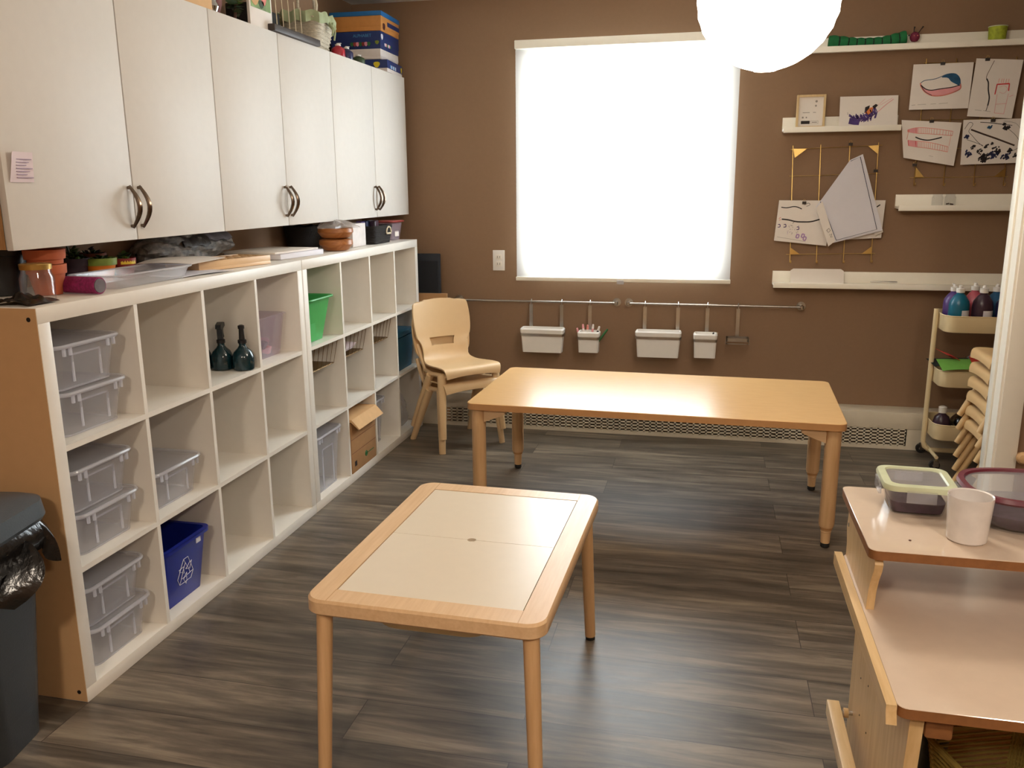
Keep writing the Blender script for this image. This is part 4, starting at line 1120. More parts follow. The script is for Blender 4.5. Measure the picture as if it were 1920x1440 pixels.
# ================================================================== RAILS AND HANGING BINS
RZ = .755; RY = 3.072
def rail(x0, x1, label):
    t = thing('wall_rail', label, 'rail', (x0, YW, RZ), group='steel wall rails under the window')
    MB().cyl((0, RY-YW, 0), (x1-x0, RY-YW, 0), .006, 'steel', 12).obj('rod', t)
    for x in (0.0, x1-x0):
        mb = MB(); mb.tube([(x, -.001, 0), (x, -.008, 0)], .024, 'steel', 22); mb.cyl((x, -.008, 0), (x, RY-YW, 0), .008, 'steel', 12); mb.lathe([(.001, -.012), (.011, -.008), (.011, .008), (.001, .012)], 'steel', (x, RY-YW, 0), 12)
        mb.obj('wall_mount', t)
rail(.199, 1.150, 'left steel wall rail running behind the tan chair')
rail(1.219, 2.170, 'right steel wall rail with three hanging holders')
def strap(mb, x, z1):
    mb.tube([(x, RY-YW+.008, 0-.012), (x, RY-YW+.0115, .0), (x, RY-YW, .0095), (x, RY-YW-.0115, 0), (x, RY-YW-.0115, -.02)], .0035, 'steel', 6, flat=2.2)
    mb.box(x-.010, x+.010, RY-YW-.015, RY-YW-.011, z1, -.015, 'steel')
def hang_bin(x0, x1, z0, z1, label, straps, small=False):
    cx = (x0+x1)/2; w_ = x1-x0
    t = thing('hanging_bin', label, 'hanging bin', (cx, YW, RZ), group='white bins hanging from the steel rails')
    d_ = .085; cy = RY-YW-.022-d_/2
    mb = MB(); mb.loft([rr(w_*.90, d_*.82, .012, z0-RZ, 0, cy), rr(w_*.97, d_*.95, .014, z1-RZ-.025, 0, cy), rr(w_*.95, d_*.92, .014, z1-RZ-.025, 0, cy), rr(w_*.87, d_*.78, .014, z0-RZ+.003, 0, cy)], 'white_plastic'); mb.obj('bin_body', t)
    mb = MB(); mb.loft([rr(w_, d_, .016, z1-RZ-.028, 0, cy), rr(w_+.003, d_+.003, .018, z1-RZ-.008, 0, cy), rr(w_-.008, d_-.008, .016, z1-RZ, 0, cy), rr(w_-.02, d_-.02, .014, z1-RZ-.002, 0, cy), rr(w_-.03, d_-.03, .014, z1-RZ-.02, 0, cy)], 'white_plastic', cap0=False, cap1=False); mb.obj('rim', t)
    mb = MB(); zb = z1-RZ-.045
    mb.loft([rr(w_+.001, d_+.004, .016, zb, 0, cy), rr(w_+.001, d_+.004, .016, zb+.014, 0, cy), rr(w_-.002, d_+.001, .016, zb+.014, 0, cy), rr(w_-.002, d_+.001, .016, zb, 0, cy)], 'steel', cap0=False, cap1=False); mb.obj('metal_band', t)
    for x in straps:
        mb = MB(); strap(mb, x-cx, zb); mb.obj('hook_strap', t)
    return t
def xr(px): return at(px, 600, 1, 3.06).x
hang_bin(xr(981), xr(1061), .470, .612, 'left wide white bin on the left rail', (xr(996), xr(1053)))
hang_bin(xr(1087), xr(1127), .478, .600, 'narrow white bin of markers on the left rail', (xr(1106),))
hang_bin(xr(1194), xr(1279), .464, .614, 'wide white bin on the right rail', (xr(1209), xr(1271)))
hang_bin(xr(1302), xr(1346), .470, .608, 'narrow white bin with a few brushes on the right rail', (xr(1326),))
x0, x1 = xr(1362), xr(1405)
t = thing('empty_bin_holder', 'empty steel bin holder at the right rail end', 'holder', ((x0+x1)/2, YW, RZ))
mb = MB(); w_ = x1-x0; d_ = .085; cy = RY-YW-.022-d_/2
mb.loft([rr(w_, d_, .016, -.185, 0, cy), rr(w_, d_, .016, -.168, 0, cy), rr(w_-.003, d_-.003, .016, -.168, 0, cy), rr(w_-.003, d_-.003, .016, -.185, 0, cy), rr(w_, d_, .016, -.185, 0, cy)], 'steel', cap0=False, cap1=False)
mb.loft([rr(w_, d_, .016, -.2, 0, cy), rr(w_, d_, .016, -.195, 0, cy), rr(w_-.003, d_-.003, .016, -.195, 0, cy), rr(w_-.003, d_-.003, .016, -.2, 0, cy), rr(w_, d_, .016, -.2, 0, cy)], 'steel', cap0=False, cap1=False)
for sx in (-1, 1): mb.box(sx*(w_/2)-.002, sx*(w_/2)+.001, cy-d_/2, cy-d_/2+.01, -.2, -.168, 'steel')
mb.obj('metal_ring', t); mb = MB(); strap(mb, .0, -.185); mb.obj('hook_strap', t)
# markers
yb = RY-.022-.0425; mx0 = xr(1107)
for i, (dx, dy, lx, mm, cm, lb) in enumerate(((-.045, -.02, -.25, 'ink_pink', 'ink_rose', 'pink marker leaning left in the narrow left bin'), (-.028, .01, -.12, 'paper', 'ink_rose', 'white marker with rose cap in the left narrow bin'),
        (-.008, -.01, .0, 'paper', 'ink_pink', 'white marker with pink cap upright in the left narrow bin'), (.01, .012, .1, 'ink_rose', 'paper', 'rose marker with white cap in the left narrow bin'),
        (.026, -.015, .3, 'ink_black', 'paper', 'black marker with white cap in the left narrow bin'), (.03, .008, .62, 'logo_green', 'logo_green', 'dark green marker leaning far right in the left narrow bin'))):
    t = thing('marker', lb, 'marker', (mx0+dx*.8, yb+dy*.6, .497), rot=(.08*(-1)**i, lx, 0), group='markers in the narrow left bin')
    L_ = .115 if i else .1
    MB().cyl((0, 0, 0), (0, 0, L_), .0062, mm, 10).obj('barrel', t); MB().cyl((0, 0, L_), (0, 0, L_+.025), .0068, cm, 10, .005).obj('cap', t)
mx0 = xr(1324)
for i, (dx, lx, mm, lb) in enumerate(((-.02, -.28, 'rope', 'pale brush handle leaning left in the right narrow bin'), (.004, .3, 'ink_black', 'black pen leaning right in the right narrow bin'), (.02, .34, 'rope', 'pale brush handle leaning right in the right narrow bin'))):
    MB().cyl((0, 0, 0), (0, 0, .135), .004, mm, 8).obj('paint_brush', loc=(mx0+dx, yb+.012*(i-1), .482), rot=(0, lx, 0), label=lb, cat='brush', group='brushes in the right narrow bin')

# ================================================================== PICTURE LEDGES
def ledge(x0, x1, z0, label, d_=.10, cap=True):
    L = x1-x0
    t = thing('picture_ledge', label, 'shelf', (x0, YW, z0), group='white picture ledges on the back wall')
    MB().box(0, L, -d_, 0, .010, .022, 'white_paint', .001).obj('shelf_board', t)
    MB().box(0, L, -.012, 0, .022, .082, 'white_paint', .001).obj('back_board', t)
    MB().box(0, L, -d_-.012, -d_, .0, .028, 'white_paint', .0015).obj('front_lip', t)
    return t
ledge(2.008, 3.60, .866, 'lowest long white picture ledge holding a blank card')
ledge(2.608, 3.60, 1.275, 'short white picture ledge with two small glass jars')
ledge(2.012, 2.585, 1.677, 'white picture ledge holding a small frame and feather drawing')
ledge(1.90, 3.60, 2.066, 'topmost white picture ledge with green caterpillar toy')
# drawings -----------------------------------------------------------
def P3(px, py, y): v = at(px, py, 1, y); return Vector((v.x, v.y, v.z))
def drawing(label, quad, y, strokes, name='drawing', mt='paper', curl=.0, group='childrens drawings on the wall', cat='drawing', th=.0008, fan=None):
    """quad = TL,TR,BR,BL photo pixels on plane y. strokes: ('l',mat,width,[(u,v)..]) or ('f',mat,[(u,v)..])"""
    Q = [P3(a, b_, y) for a, b_ in quad]
    def S_(u, v, o=0):
        p = (Q[0]*(1-u)+Q[1]*u)*(1-v)+(Q[3]*(1-u)+Q[2]*u)*v
        c = curl*(v**2)*(1-u)
        return Vector((p.x, y-c-o, p.z))
    mb = MB(); mb.grid(lambda u, v: S_(v, u), 8, 8, mt, th=-th)
    for k_, st in enumerate(strokes):
        off = .0012+.0001*(k_ % 9)
        if st[0] == 'l':
            w2 = st[2]/2; pts = [S_(a, b_, off) for a, b_ in st[3]]
            for i in range(len(pts)-1):
                d_ = pts[i+1]-pts[i]; d_.y = 0
                if d_.length < 1e-6: continue
                n_ = Vector((-d_.z, 0, d_.x)).normalized()*w2; e_ = d_.normalized()*w2*.4
                mb.add([pts[i]-n_-e_, pts[i]+n_-e_, pts[i+1]+n_+e_, pts[i+1]-n_+e_], [(0, 1, 2, 3)], st[1])
        else:
            pts = [S_(a, b_, off) for a, b_ in st[2]]; mb.add(pts, [tuple(range(len(pts)))], st[1])
    o = mb.obj(name, label=label, cat=cat, group=group); return o
def spl(P, n=24): return [tuple(interp(P, k/n)) for k in range(n+1)]
YG = YW-.04
# 1 boat/feather shape in blue and pink
top = spl([(.15, .42), (.22, .36), (.4, .33), (.58, .24), (.72, .24), (.80, .34), (.82, .46)])
low = spl([(.15, .42), (.17, .50), (.25, .62), (.38, .70), (.55, .70), (.72, .64), (.83, .56), (.82, .46)])
mid = spl([(.16, .46), (.25, .55), (.35, .58), (.5, .555), (.68, .53), (.80, .49)])
d1 = [('f', 'ink_rose', mid+[p for p in low[::-1]]), ('f', 'ink_blue', spl([(.5, .29), (.6, .235), (.72, .24), (.80, .34), (.82, .5), (.76, .47), (.66, .40), (.6, .32), (.5, .31)], 20)),
      ('l', 'ink_pink', .006, low), ('l', 'ink_blue', .003, top), ('l', 'ink_pink', .006, [(.15, .42), (.16, .48)]), ('l', 'ink_black', .0045, mid), ('l', 'ink_black', .0025, spl([(.16, .46), (.24, .60), (.36, .69)])),
      ('l', 'ink_grey', .0015, [(.04, .90), (.1, .895)]), ('l', 'ink_grey', .0015, [(.14, .89), (.28, .885)]), ('l', 'ink_grey', .0015, [(.36, .885), (.45, .88)]), ('l', 'ink_grey', .0015, [(.5, .88), (.65, .87)])]
drawing('drawing of a pink and blue boat-like shape, top left of right grid', [(1713, 121), (1826, 116.5), (1815, 203), (1704, 206)], YG, d1)
# 2 stick and castle
tw = spl([(.39, .03), (.33, .17), (.28, .31), (.34, .40), (.37, .53), (.42, .66), (.42, .78), (.40, .89)])
d2 = [('l', 'twig_brown', .0025, tw[:9]), ('l', 'ink_black', .006, tw[8:22]), ('l', 'ink_black', .003, tw[21:]),
      ('l', 'ink_red', .006, [(.54, .43), (.80, .41)]), ('l', 'ink_red', .005, [(.54, .43), (.53, .60)]), ('l', 'ink_red', .005, [(.80, .41), (.81, .53)])]
for x in (.56, .62, .66, .72, .77): d2.append(('l', 'ink_pink', .002, [(x, .40), (x+.005, .33)]))
d2 += [('l', 'ink_rose', .002, [(.58, .6), (.59, .92), (.8, .93), (.82, .58)]), ('l', 'ink_rose', .002, [(.58, .77), (.82, .75)]), ('l', 'ink_rose', .0015, spl([(.6, .48), (.7, .45), (.78, .5), (.72, .58), (.62, .56)], 10)), ('l', 'ink_rose', .002, [(.85, .63), (.93, .6)]),
       ('l', 'ink_grey', .0015, [(.15, .885), (.3, .89)]), ('l', 'ink_grey', .0015, [(.34, .89), (.5, .9)])]
drawing('drawing with a tall twig line and small red castle, top right of right grid', [(1831, 109.5), (1919, 112), (1897, 222), (1813, 218)], YG-.004, d2)
# 3 pink striped bands with stick
d3 = [('l', 'ink_black', .006, spl([(.24, .42), (.33, .46), (.45, .47), (.55, .44), (.64, .40), (.70, .37)])), ('l', 'ink_pink', .002, [(.12, .25), (.08, .5)]), ('l', 'ink_pink', .0015, [(.86, .28), (.85, .55)])]
for (za, zb, m_) in ((.17, .32, 'ink_rose'), (.52, .68, 'ink_rose')):
    a = spl([(.1, za+.08), (.25, za+.01), (.5, za), (.88, za+.04)], 16) if za < .4 else spl([(.1, za), (.25, za+.0), (.5, za+.0), (.84, za+.06)], 16)
    c = spl([(.1, zb-.02), (.25, zb), (.5, zb-.01), (.88, zb-.01)], 16) if za < .4 else spl([(.11, zb-.02), (.25, zb-.01), (.5, zb-.01), (.84, zb+.02)], 16)
    d3 += [('l', 'ink_pink', .0025, a), ('l', 'ink_pink', .0025, c), ('f', m_, a[:7]+c[:7][::-1])]
    for k in range(26):
        u = k/25; i = u*15.99; i0 = int(i); f_ = i-i0
        pa = (a[i0][0]*(1-f_)+a[i0+1][0]*f_, a[i0][1]*(1-f_)+a[i0+1][1]*f_); pc = (c[i0][0]*(1-f_)+c[i0+1][0]*f_, c[i0][1]*(1-f_)+c[i0+1][1]*f_)
        d3.append(('l', 'ink_red' if k < 9 and za > .4 else 'ink_pink', .003 if k < 9 else .0018, [pa, pc]))
d3.append(('l', 'ink_grey', .0012, [(.5, .85), (.58, .855)]))
drawing('drawing with two pink striped bands around a dark stick', [(1690.5, 225), (1803, 230), (1788, 311), (1693, 296)], YG-.006, d3, curl=.012)
# 4 black and navy painting
random.seed(3)
d4 = [('l', 'twig_brown', .008, [(.14, .22), (.35, .33), (.55, .43), (.86, .60)]), ('l', 'ink_black', .003, [(.14, .22), (.35, .34), (.55, .44), (.86, .61)]),
      ('l', 'ink_black', .002, spl([(.03, .2), (.1, .06), (.16, .1), (.1, .25), (.16, .35), (.26, .5), (.35, .6)])), ('l', 'ink_black', .002, spl([(.08, .44), (.2, .5), (.35, .58)])),
      ('l', 'ink_black', .003, spl([(.28, .06), (.45, .08), (.6, .11), (.8, .15)])), ('l', 'ink_black', .0018, spl([(.74, .22), (.86, .36), (.93, .5), (.92, .66), (.8, .74)])), ('l', 'ink_grey', .0015, spl([(.66, .05), (.85, .1), (.95, .25)]))]
def dab(u, v, m_, n, s_):
    for k in range(n):
        a = u+random.gauss(0, s_); b_ = v+random.gauss(0, s_); an = random.uniform(.4, 1.3); L_ = random.uniform(.02, .05)
        q_ = [(a, b_), (a+L_*math.cos(an), b_-L_*math.sin(an))]
        q_ = [(min(.97, max(.02, x)), min(.985, max(.02, y))) for x, y in q_]
        d4.append(('l', m_, random.uniform(.004, .010), q_))
for (u, v, m_, n, s_) in ((.68, .2, 'ink_black', 16, .03), (.42, .2, 'ink_blue', 6, .012), (.07, .38, 'ink_navy', 10, .02), (.17, .62, 'ink_black', 8, .02), (.1, .78, 'ink_navy', 16, .03), (.36, .88, 'ink_black', 40, .04), (.52, .8, 'ink_navy', 30, .045), (.58, .72, 'ink_black', 14, .04),
                          (.72, .86, 'ink_navy', 18, .03), (.78, .74, 'ink_black', 12, .02), (.9, .85, 'ink_black', 8, .02), (.3, .72, 'ink_black', 6, .02), (.48, .55, 'ink_black', 4, .015), (.95, .3, 'ink_navy', 3, .01), (.38, .62, 'ink_black', 6, .02)): dab(u, v, m_, n, s_)
drawing('drawing splashed with black and navy paint around a brown stick', [(1806.5, 225), (1922, 222), (1915, 305), (1800.5, 309)], YG-.002, d4)
# ledge drawing: purple feather
random.seed(5)
d5 = []
spine = spl([(.2, .68), (.32, .73), (.45, .72), (.58, .62), (.68, .48), (.80, .28), (.92, .12)])
for k in range(95):
    u = .02+.6*random.random(); p = interp([list(q_) for q_ in spine], u); side = random.choice((-1.5, -1, 1))
    L_ = random.uniform(.08, .2)*(.5+u); d5.append(('l', 'ink_purple', random.uniform(.003, .006), [tuple(p), (max(.02, p[0]-.04+random.uniform(-.02, .03)), min(.97, max(.03, p[1]+side*L_*.8)))]))
d5 += [('f', 'ink_purple', [(.18, .7), (.3, .74), (.36, .78), (.34, .94), (.25, .93), (.16, .9)]), ('f', 'ink_black', [(.44, .36), (.52, .30), (.5, .48), (.43, .55)]), ('f', 'ink_orange', [(.44, .55), (.52, .38), (.58, .36), (.56, .52), (.48, .62)]),
       ('f', 'ink_black', [(.56, .34), (.62, .26), (.66, .30), (.6, .42)]), ('l', 'ink_black', .005, spine[:15]), ('l', 'ink_rose', .003, spine[14:]), ('l', 'ink_rose', .0015, [(.66, .3), (.78, .1)]), ('l', 'ink_rose', .0015, [(.7, .3), (.9, .08)]), ('l', 'ink_grey', .002, [(.14, .52), (.145, .6)])]
drawing('drawing of a purple and orange feather on the upper ledge', [(1575.5, 181.5), (1684.5, 178.5), (1682, 238), (1573, 238)], YW-.055, d5)
# left grid papers
d6 = [('l', 'ink_black', .005, spl([(.06, .17), (.16, .18), (.28, .15), (.36, .16), (.44, .2)])), ('l', 'ink_black', .007, spl([(.10, .46), (.22, .47), (.36, .50), (.50, .50), (.66, .48), (.85, .40)])), ('l', 'ink_black', .002, [(.34, .5), (.31, .55)]),
      ('l', 'ink_pink', .003, [(.04, .45), (.07, .42)]), ('l', 'ink_pink', .003, [(.05, .49), (.08, .47)]), ('l', 'ink_black', .002, spl([(.48, .1), (.55, .06), (.58, .1), (.52, .14)], 8)), ('l', 'ink_grey', .0015, [(.05, .9), (.6, .95)])]
for (u, v) in ((.04, .63), (.15, .62), (.40, .66)): d6.append(('l', 'ink_purple', .004, spl([(u, v-.03), (u+.03, v-.04), (u+.04, v+.02), (u, v+.03)], 8)))
for (u, v) in ((.42, .84), (.52, .82), (.56, .88)): d6.append(('l', 'ink_lilac', .006, spl([(u, v-.04), (u+.04, v-.03), (u+.03, v+.04), (u-.01, v+.03), (u, v-.04)], 8)))
for k in range(30):
    u = .22+.22*random.random(); v = .58+.22*random.random(); d6.append(('l', random.choice(['ink_black', 'ink_lilac', 'ink_grey']), .002, [(u, v), (u+.006, v+.01)]))
drawing('pale drawing with dark stick lines and purple loops on the left grid', [(1461, 375.5), (1563, 376), (1549, 461), (1451, 451)], YG, d6, curl=.004)
d7 = [('l', 'ink_black', .006, [(.66, .25), (.85, .12)]), ('l', 'ink_lilac', .003, [(.1, .8), (.6, .6)])]
drawing('white drawing mostly hidden behind the folded sheet on the left grid', [(1600, 375), (1660.5, 375.5), (1652, 446), (1570, 450)], YG-.0005, d7)
# folded big sheet in front
mb = MB(); y = YG-.03
def fold(pts, yy, m_='paper_cool', th=.001):
    V = [P3(a, b_, yy-c) for a, b_, c in pts]; n = len(V); mb.add(V+[v+Vector((0, th, 0)) for v in V], [tuple(range(n)), tuple(range(n, 2*n))[::-1]]+[(i, (i+1) % n, n+(i+1) % n, n+i) for i in range(n)], m_)
fold([(1594, 300, .0), (1618, 289, .0), (1655, 432, 0), (1560, 456, .01), (1530, 388, .015)], y-.004)
fold([(1530, 390, .02), (1542, 377, .02), (1566, 452, .02), (1553, 462, .02)], y-.012, 'paper')
fold([(1605, 296, .0), (1618, 289, .0), (1656, 435, 0), (1640, 442, .0)], y+.006, 'paper')
def ln(pts, yy, m_='ink_navy', r=.0016): mb.tube([P3(a, b_, yy) for a, b_ in pts], r, m_, 5)
ln([(1595, 302), (1613, 294), (1644, 430), (1568, 450.5), (1543, 386), (1538, 378)], y-.0275)
ln([(1550, 432), (1554, 428), (1557, 432), (1553, 436), (1550, 432)], y-.034, 'ink_black', .001); ln([(1555, 441), (1560, 438), (1557, 445), (1561, 444)], y-.034, 'ink_black', .001)
mb.obj('folded_sheet', label='large folded white sheet with blue border line clipped to left grid', cat='paper')
# blank card on low ledge
Q = at(1529, 505, 1, YW-.05); MB().prism([(-.13, 0), (.145, 0), (.14, .068), (.125, .078), (-.12, .078), (-.135, .068)], 'y', -.0012, .0012, 'paper').obj('blank_card', loc=(at(1529, 530, 1, YW-.05).x, YW-.06, .8885), rot=(-.12, 0, 0), label='blank white card with clipped corners on the lowest ledge', cat='card')
xx = at(1657, 530, 1, YW-.09).x
mb = MB(); mb.box(-.066, .066, -.006, .006, 0, .008, 'steel', .002); mb.box(-.066, .066, -.0065, -.006, .002, .005, 'white_plastic'); mb.obj('metal_ruler', loc=(xx, YW-.092, .8885+.012), label='thin grey metal bar lying on the lowest ledge', cat='bar')
# gold grids
def wire_grid(label, xs, zs, z_top, z_bot, x_l, x_r, tri, lean=0):
    """xs photo px tops/bottoms for verticals"""
    t = thing('wire_grid', label, 'wall grid', (0, YW, 0), group='gold wire wall grids')
    for (xa, za, xb, zb) in xs:
        mb = MB(); mb.tube([(xa, -.02, za), (xb, -.02, zb), (xb, -.026, zb-.008), (xb+.004, -.036, zb-.006), (xb+.004, -.038, zb+.006)], .0022, 'gold', 6); mb.obj('upright_wire', t)
    for (xa, za, xb, zb) in zs:
        MB().cyl((xa, -.0165, za), (xb, -.0165, zb), .0013, 'gold', 6).obj('cross_wire', t)
    for tr in tri:
        MB().prism(tr, 'y', -.024, -.0225, 'gold').obj('corner_plate', t)
    for (xa, za, xb, zb) in (xs[0], xs[-1]): MB().cyl((xa, -.018, za-.02), (xa, 0, za-.02), .004, 'gold', 8).obj('standoff', t)
def X2(px, py): v = at(px, py, 1, YW-.02); return (v.x, v.z)
V = [((1487, 273), (1481, 490)), ((1539, 271), (1530.5, 490)), ((1594, 268), (1581, 490)), ((1647.5, 267), (1633, 489))]
Hn = [((1482, 280), (1655, 272)), ((1480, 330.5), (1650, 325)), ((1474, 477), (1641, 475)), ((1480, 384), (1650, 383))]
tri = [[(1487.5, 279), (1513, 279), (1490, 296)], [(1628, 274), (1647, 272), (1646, 289)], [(1482, 464), (1500, 477), (1480.5, 477)], [(1634, 462), (1633, 476), (1615, 476)]]
wire_grid('left gold wire wall grid with a folded sheet and drawing', [X2(*a)+X2(*b_) for a, b_ in V], [X2(*a)+X2(*b_) for a, b_ in Hn], 0, 0, 0, 0, [[X2(*q_) for q_ in tt] for tt in tri])
V = [((1737.5, 110), (1713.5, 345)), ((1794, 109), (1768.5, 345)), ((1849, 108), (1825, 345)), ((1907, 106), (1881, 345))]
Hn = [((1706, 333), (1890, 331)), ((1712, 279), (1895, 277)), ((1722, 225), (1902, 223)), ((1726, 170), (1908, 168)), ((1732, 118), (1914, 116))]
tri = [[(1717.5, 314), (1732, 332), (1715.5, 332)], [(1885.5, 314), (1884, 331), (1864, 331)]]
wire_grid('right gold wire wall grid covered with four drawings', [X2(*a)+X2(*b_) for a, b_ in V], [X2(*a)+X2(*b_) for a, b_ in Hn], 0, 0, 0, 0, [[X2(*q_) for q_ in tt] for tt in tri])
# clips
for (a, b_, yy, lb) in ((1768, 119, YG-.006, 'binder clip above the boat-shape drawing'), (1852, 111, YG-.010, 'binder clip above the castle drawing'), (1747, 227, YG-.012, 'binder clip above the pink striped drawing'), (1862, 225.5, YG-.008, 'binder clip above the black and navy drawing'),
                        (1508, 380, YG-.006, 'binder clip above the purple loop drawing'), (1595, 270, YG+.008, 'binder clip alone on the top wire of the left grid'), (1642, 320, YG+.008, 'binder clip on the right upright of the left grid'), (1715, 309, YG-.014, 'small clip at the lower left of the right grid')):
    v = at(a, b_, 1, yy)
    t = thing('binder_clip', 'small brown '+lb, 'clip', (v.x, yy, v.z), group='binder clips on the wire grids')
    MB().prism([(-.0025, -.008), (.0025, -.008), (.0065, .006), (-.0065, .006)], 'x', -.010, .010, 'foil_dark').obj('clip_body', t)
    MB().tube([(-.006, 0, .006), (-.004, 0, .017), (.004, 0, .017), (.006, 0, .006)], .0009, 'gold', 5).obj('clip_wire', t)
# framed card on ledge
a = at(1518, 238, 1, YW-.05)
t = thing('framed_print', 'small pale wooden frame with a printed card on the upper ledge', 'picture frame', (a.x, YW-.055, 1.6995), rot=(-.04, 0, 0))
fw, fh = .072, .168
mb = MB(); mb.box(-fw, -fw+.011, -.015, .01, 0, fh, 'frame_oak', .001); mb.box(fw-.011, fw, -.015, .01, 0, fh, 'frame_oak', .001); mb.box(-fw+.011, fw-.011, -.015, .01, fh-.011, fh, 'frame_oak', .001); mb.box(-fw+.011, fw-.011, -.015, .01, 0, .011, 'frame_oak', .001); mb.obj('frame', t)
mb = MB(); mb.box(-fw+.011, fw-.011, -.003, .0, .011, fh-.011, 'paper'); mb.box(-.046, -.002, -.0036, -.003, .022, .038, 'ink_black'); 
mb.box(.002, .04, -.0036, -.003, .022, .0232, 'ink_grey'); mb.box(.002, .04, -.0036, -.003, .0368, .038, 'ink_grey'); mb.box(.002, .0032, -.0036, -.003, .022, .038, 'ink_grey'); mb.box(.0388, .04, -.0036, -.003, .022, .038, 'ink_grey'); mb.box(.008, .034, -.0036, -.003, .028, .032, 'ink_grey')
mb.box(-.04, -.005, -.0036, -.003, .078, .081, 'ink_grey'); mb.box(.012, .026, -.0036, -.003, .078, .081, 'ink_grey')
for (x, z, r) in ((-.038, .055, .005), (-.02, .055, .004), (.026, .135, .006), (.024, .113, .005)): mb.lathe([(r, 0), (r, .0006)], 'ink_grey', (0, 0, 0), 10, T=Matrix.Translation((x, -.003, z)) @ Matrix.Rotation(PI/2, 4, 'X'))
mb.obj('printed_card', t)
# little jars on ledge
for (px_, lb, full) in ((1757, 'left small empty glass jar on the short ledge', 0), (1781, 'right small glass jar with a few bits on the short ledge', 1)):
    v = at(px_, 380, 1, YW-.05)
    t = thing('small_glass_jar', lb, 'jar', (v.x, YW-.05, 1.2975), group='glass jars on the short ledge')
    MB().lathe([(.024, 0), (.027, .003), (.027, .045), (.023, .05), (.023, .062), (.021, .062), (.021, .05), (.025, .045), (.025, .004), (.001, .004)], 'clear_glass', n=22, cap=False).obj('glass_body', t)
    if full:
        mb = MB()
        for k in range(7): mb.lathe([(.001, 0), (.005, .002), (.004, .006), (.001, .008)], 'twig_brown', (random.uniform(-.013, .013), random.uniform(-.013, .013), .005+.002*(k % 3)), 6)
        mb.obj('contents', t)
# caterpillar
t = thing('toy_caterpillar', 'green ringed plush caterpillar toy with plum head on the top ledge', 'toy', (2.24, YW-.058, 2.0885))
segs = [(-.03, .002, .032), (.02, .0, .031), (.065, -.0, .027), (.105, 0, .024), (.145, 0, .023), (.185, 0, .023), (.225, 0, .024), (.265, .002, .027), (.305, .006, .030), (.345, .010, .032)]
mb = MB()
pts = [(x, 0, r+.001+z) for x, z, r in segs]; rs = [r for _, _, r in segs]
PP = []; RR = []
for i in range(len(pts)-1):
    for k in range(6):
        f_ = k/6; p = Vector(pts[i])*(1-f_)+Vector(pts[i+1])*f_; r = rs[i]*(1-f_)+rs[i+1]*f_
        PP.append(p); RR.append(r*(.86+.16*math.sin(PI*f_)))
mb.tube(PP, RR, 'caterpillar_green', 14); mb.obj('body', t)
for i in range(1, len(pts)-1): MB().tube([(pts[i][0]-.004, 0, pts[i][2]), (pts[i][0]+.004, 0, pts[i][2])], rs[i]*.9, 'felt_black', 12).obj('ring_band', t)
mb = MB(); mb.lathe([(.001, -.024), (.014, -.021), (.022, -.01), (.024, 0), (.021, .012), (.012, .021), (.001, .025)], 'plum_head', (.378, -.005, .040), 16); hd = mb.obj('head', t)
mb = MB()
for dx in (-.006, .014): mb.tube([(.378+dx, -.005, .055), (.382+dx*1.6, -.005, .075), (.386+dx*2, -.005, .088)], [.0022, .0022, .004], 'ink_black', 6)
mb.obj('antennae', t)
mb = MB()
for dx in (-.007, .009): mb.lathe([(.001, -.003), (.0035, 0), (.001, .003)], 'ink_pink', (.378+dx, -.027, .043), 8)
mb.obj('eyes', t)
v = at(1871, 55, 1, YW-.055)
t = thing('lime_pot', 'small lime green woven pot on the top ledge', 'pot', (v.x, YW-.056, 2.0885))
MB().lathe([(.038, 0), (.042, .07), (.039, .07), (.035, .004)], 'lime', n=24).obj('body', t)
MB().tube([(.042*math.cos(2*PI*k/24), .042*math.sin(2*PI*k/24), .072) for k in range(24)], .0025, 'lid_green', 6, closed=True).obj('rim', t)
v = at(1705, 66, 1, YW-.02); MB().lathe([(.004, 0), (.004, .002)], 'black_plastic', n=10).obj('screw', loc=(v.x, YW-.0125, v.z), rot=(PI/2, 0, 0), label='small dark screw in the back of the top ledge', cat='screw')

# ================================================================== TRASH BIN
t = thing('trash_bin', 'tall dark grey trash bin beside the near shelf end', 'trash bin', (-.155, -.235, 0), math.radians(10))
mb = MB()
BW, BD = .36, .30
mb.loft([rr(BW*.80, BD*.74, .06, 0.001, -.01, .0, n=8), rr(BW*.82, BD*.76, .07, .02, -.01, 0, n=8), rr(BW*.95, BD*.92, .06, .50, 0, 0, n=8), rr(BW, BD, .06, .585, 0, 0, n=8), rr(BW-.01, BD-.01, .055, .585, 0, 0, n=8), rr(BW*.8, BD*.7, .05, .1, 0, 0, n=8)], 'bin_grey'); mb.obj('body', t)
mb = MB()
mb.loft([rr(BW+.03, BD+.03, .07, .588, 0, 0, n=8), rr(BW+.045, BD+.04, .075, .60, 0, 0, n=8), rr(BW+.03, BD+.03, .07, .64, 0, 0, n=8), rr(BW-.02, BD-.02, .06, .652, 0, 0, n=8), rr(BW*.4, BD*.4, .04, .66, 0, 0, n=8)], 'bin_lid'); mb.obj('lid', t)
def lin(u, v):
    ring = rr(BW+.006, BD+.006, .065, 0, n=8); N = len(ring); k = v*N; i = int(k) % N; f_ = k-int(k); p = ring[i]; q_ = ring[(i+1) % N]
    x = p[0]*(1-f_)+q_[0]*f_; y_ = p[1]*(1-f_)+q_[1]*f_; l = math.hypot(x, y_)
    ou = (.004+.012*math.sin(u*PI)+.008*u*math.sin(v*70)+.006*u*math.sin(v*131+2))
    flap = .05*u*math.exp(-((v-.06)/.035)**2)
    z = .592-u*(.085+.03*math.sin(v*22)+.012*math.sin(v*55))
    return (x*(1+ou/l)+flap, y_*(1+ou/l), z)
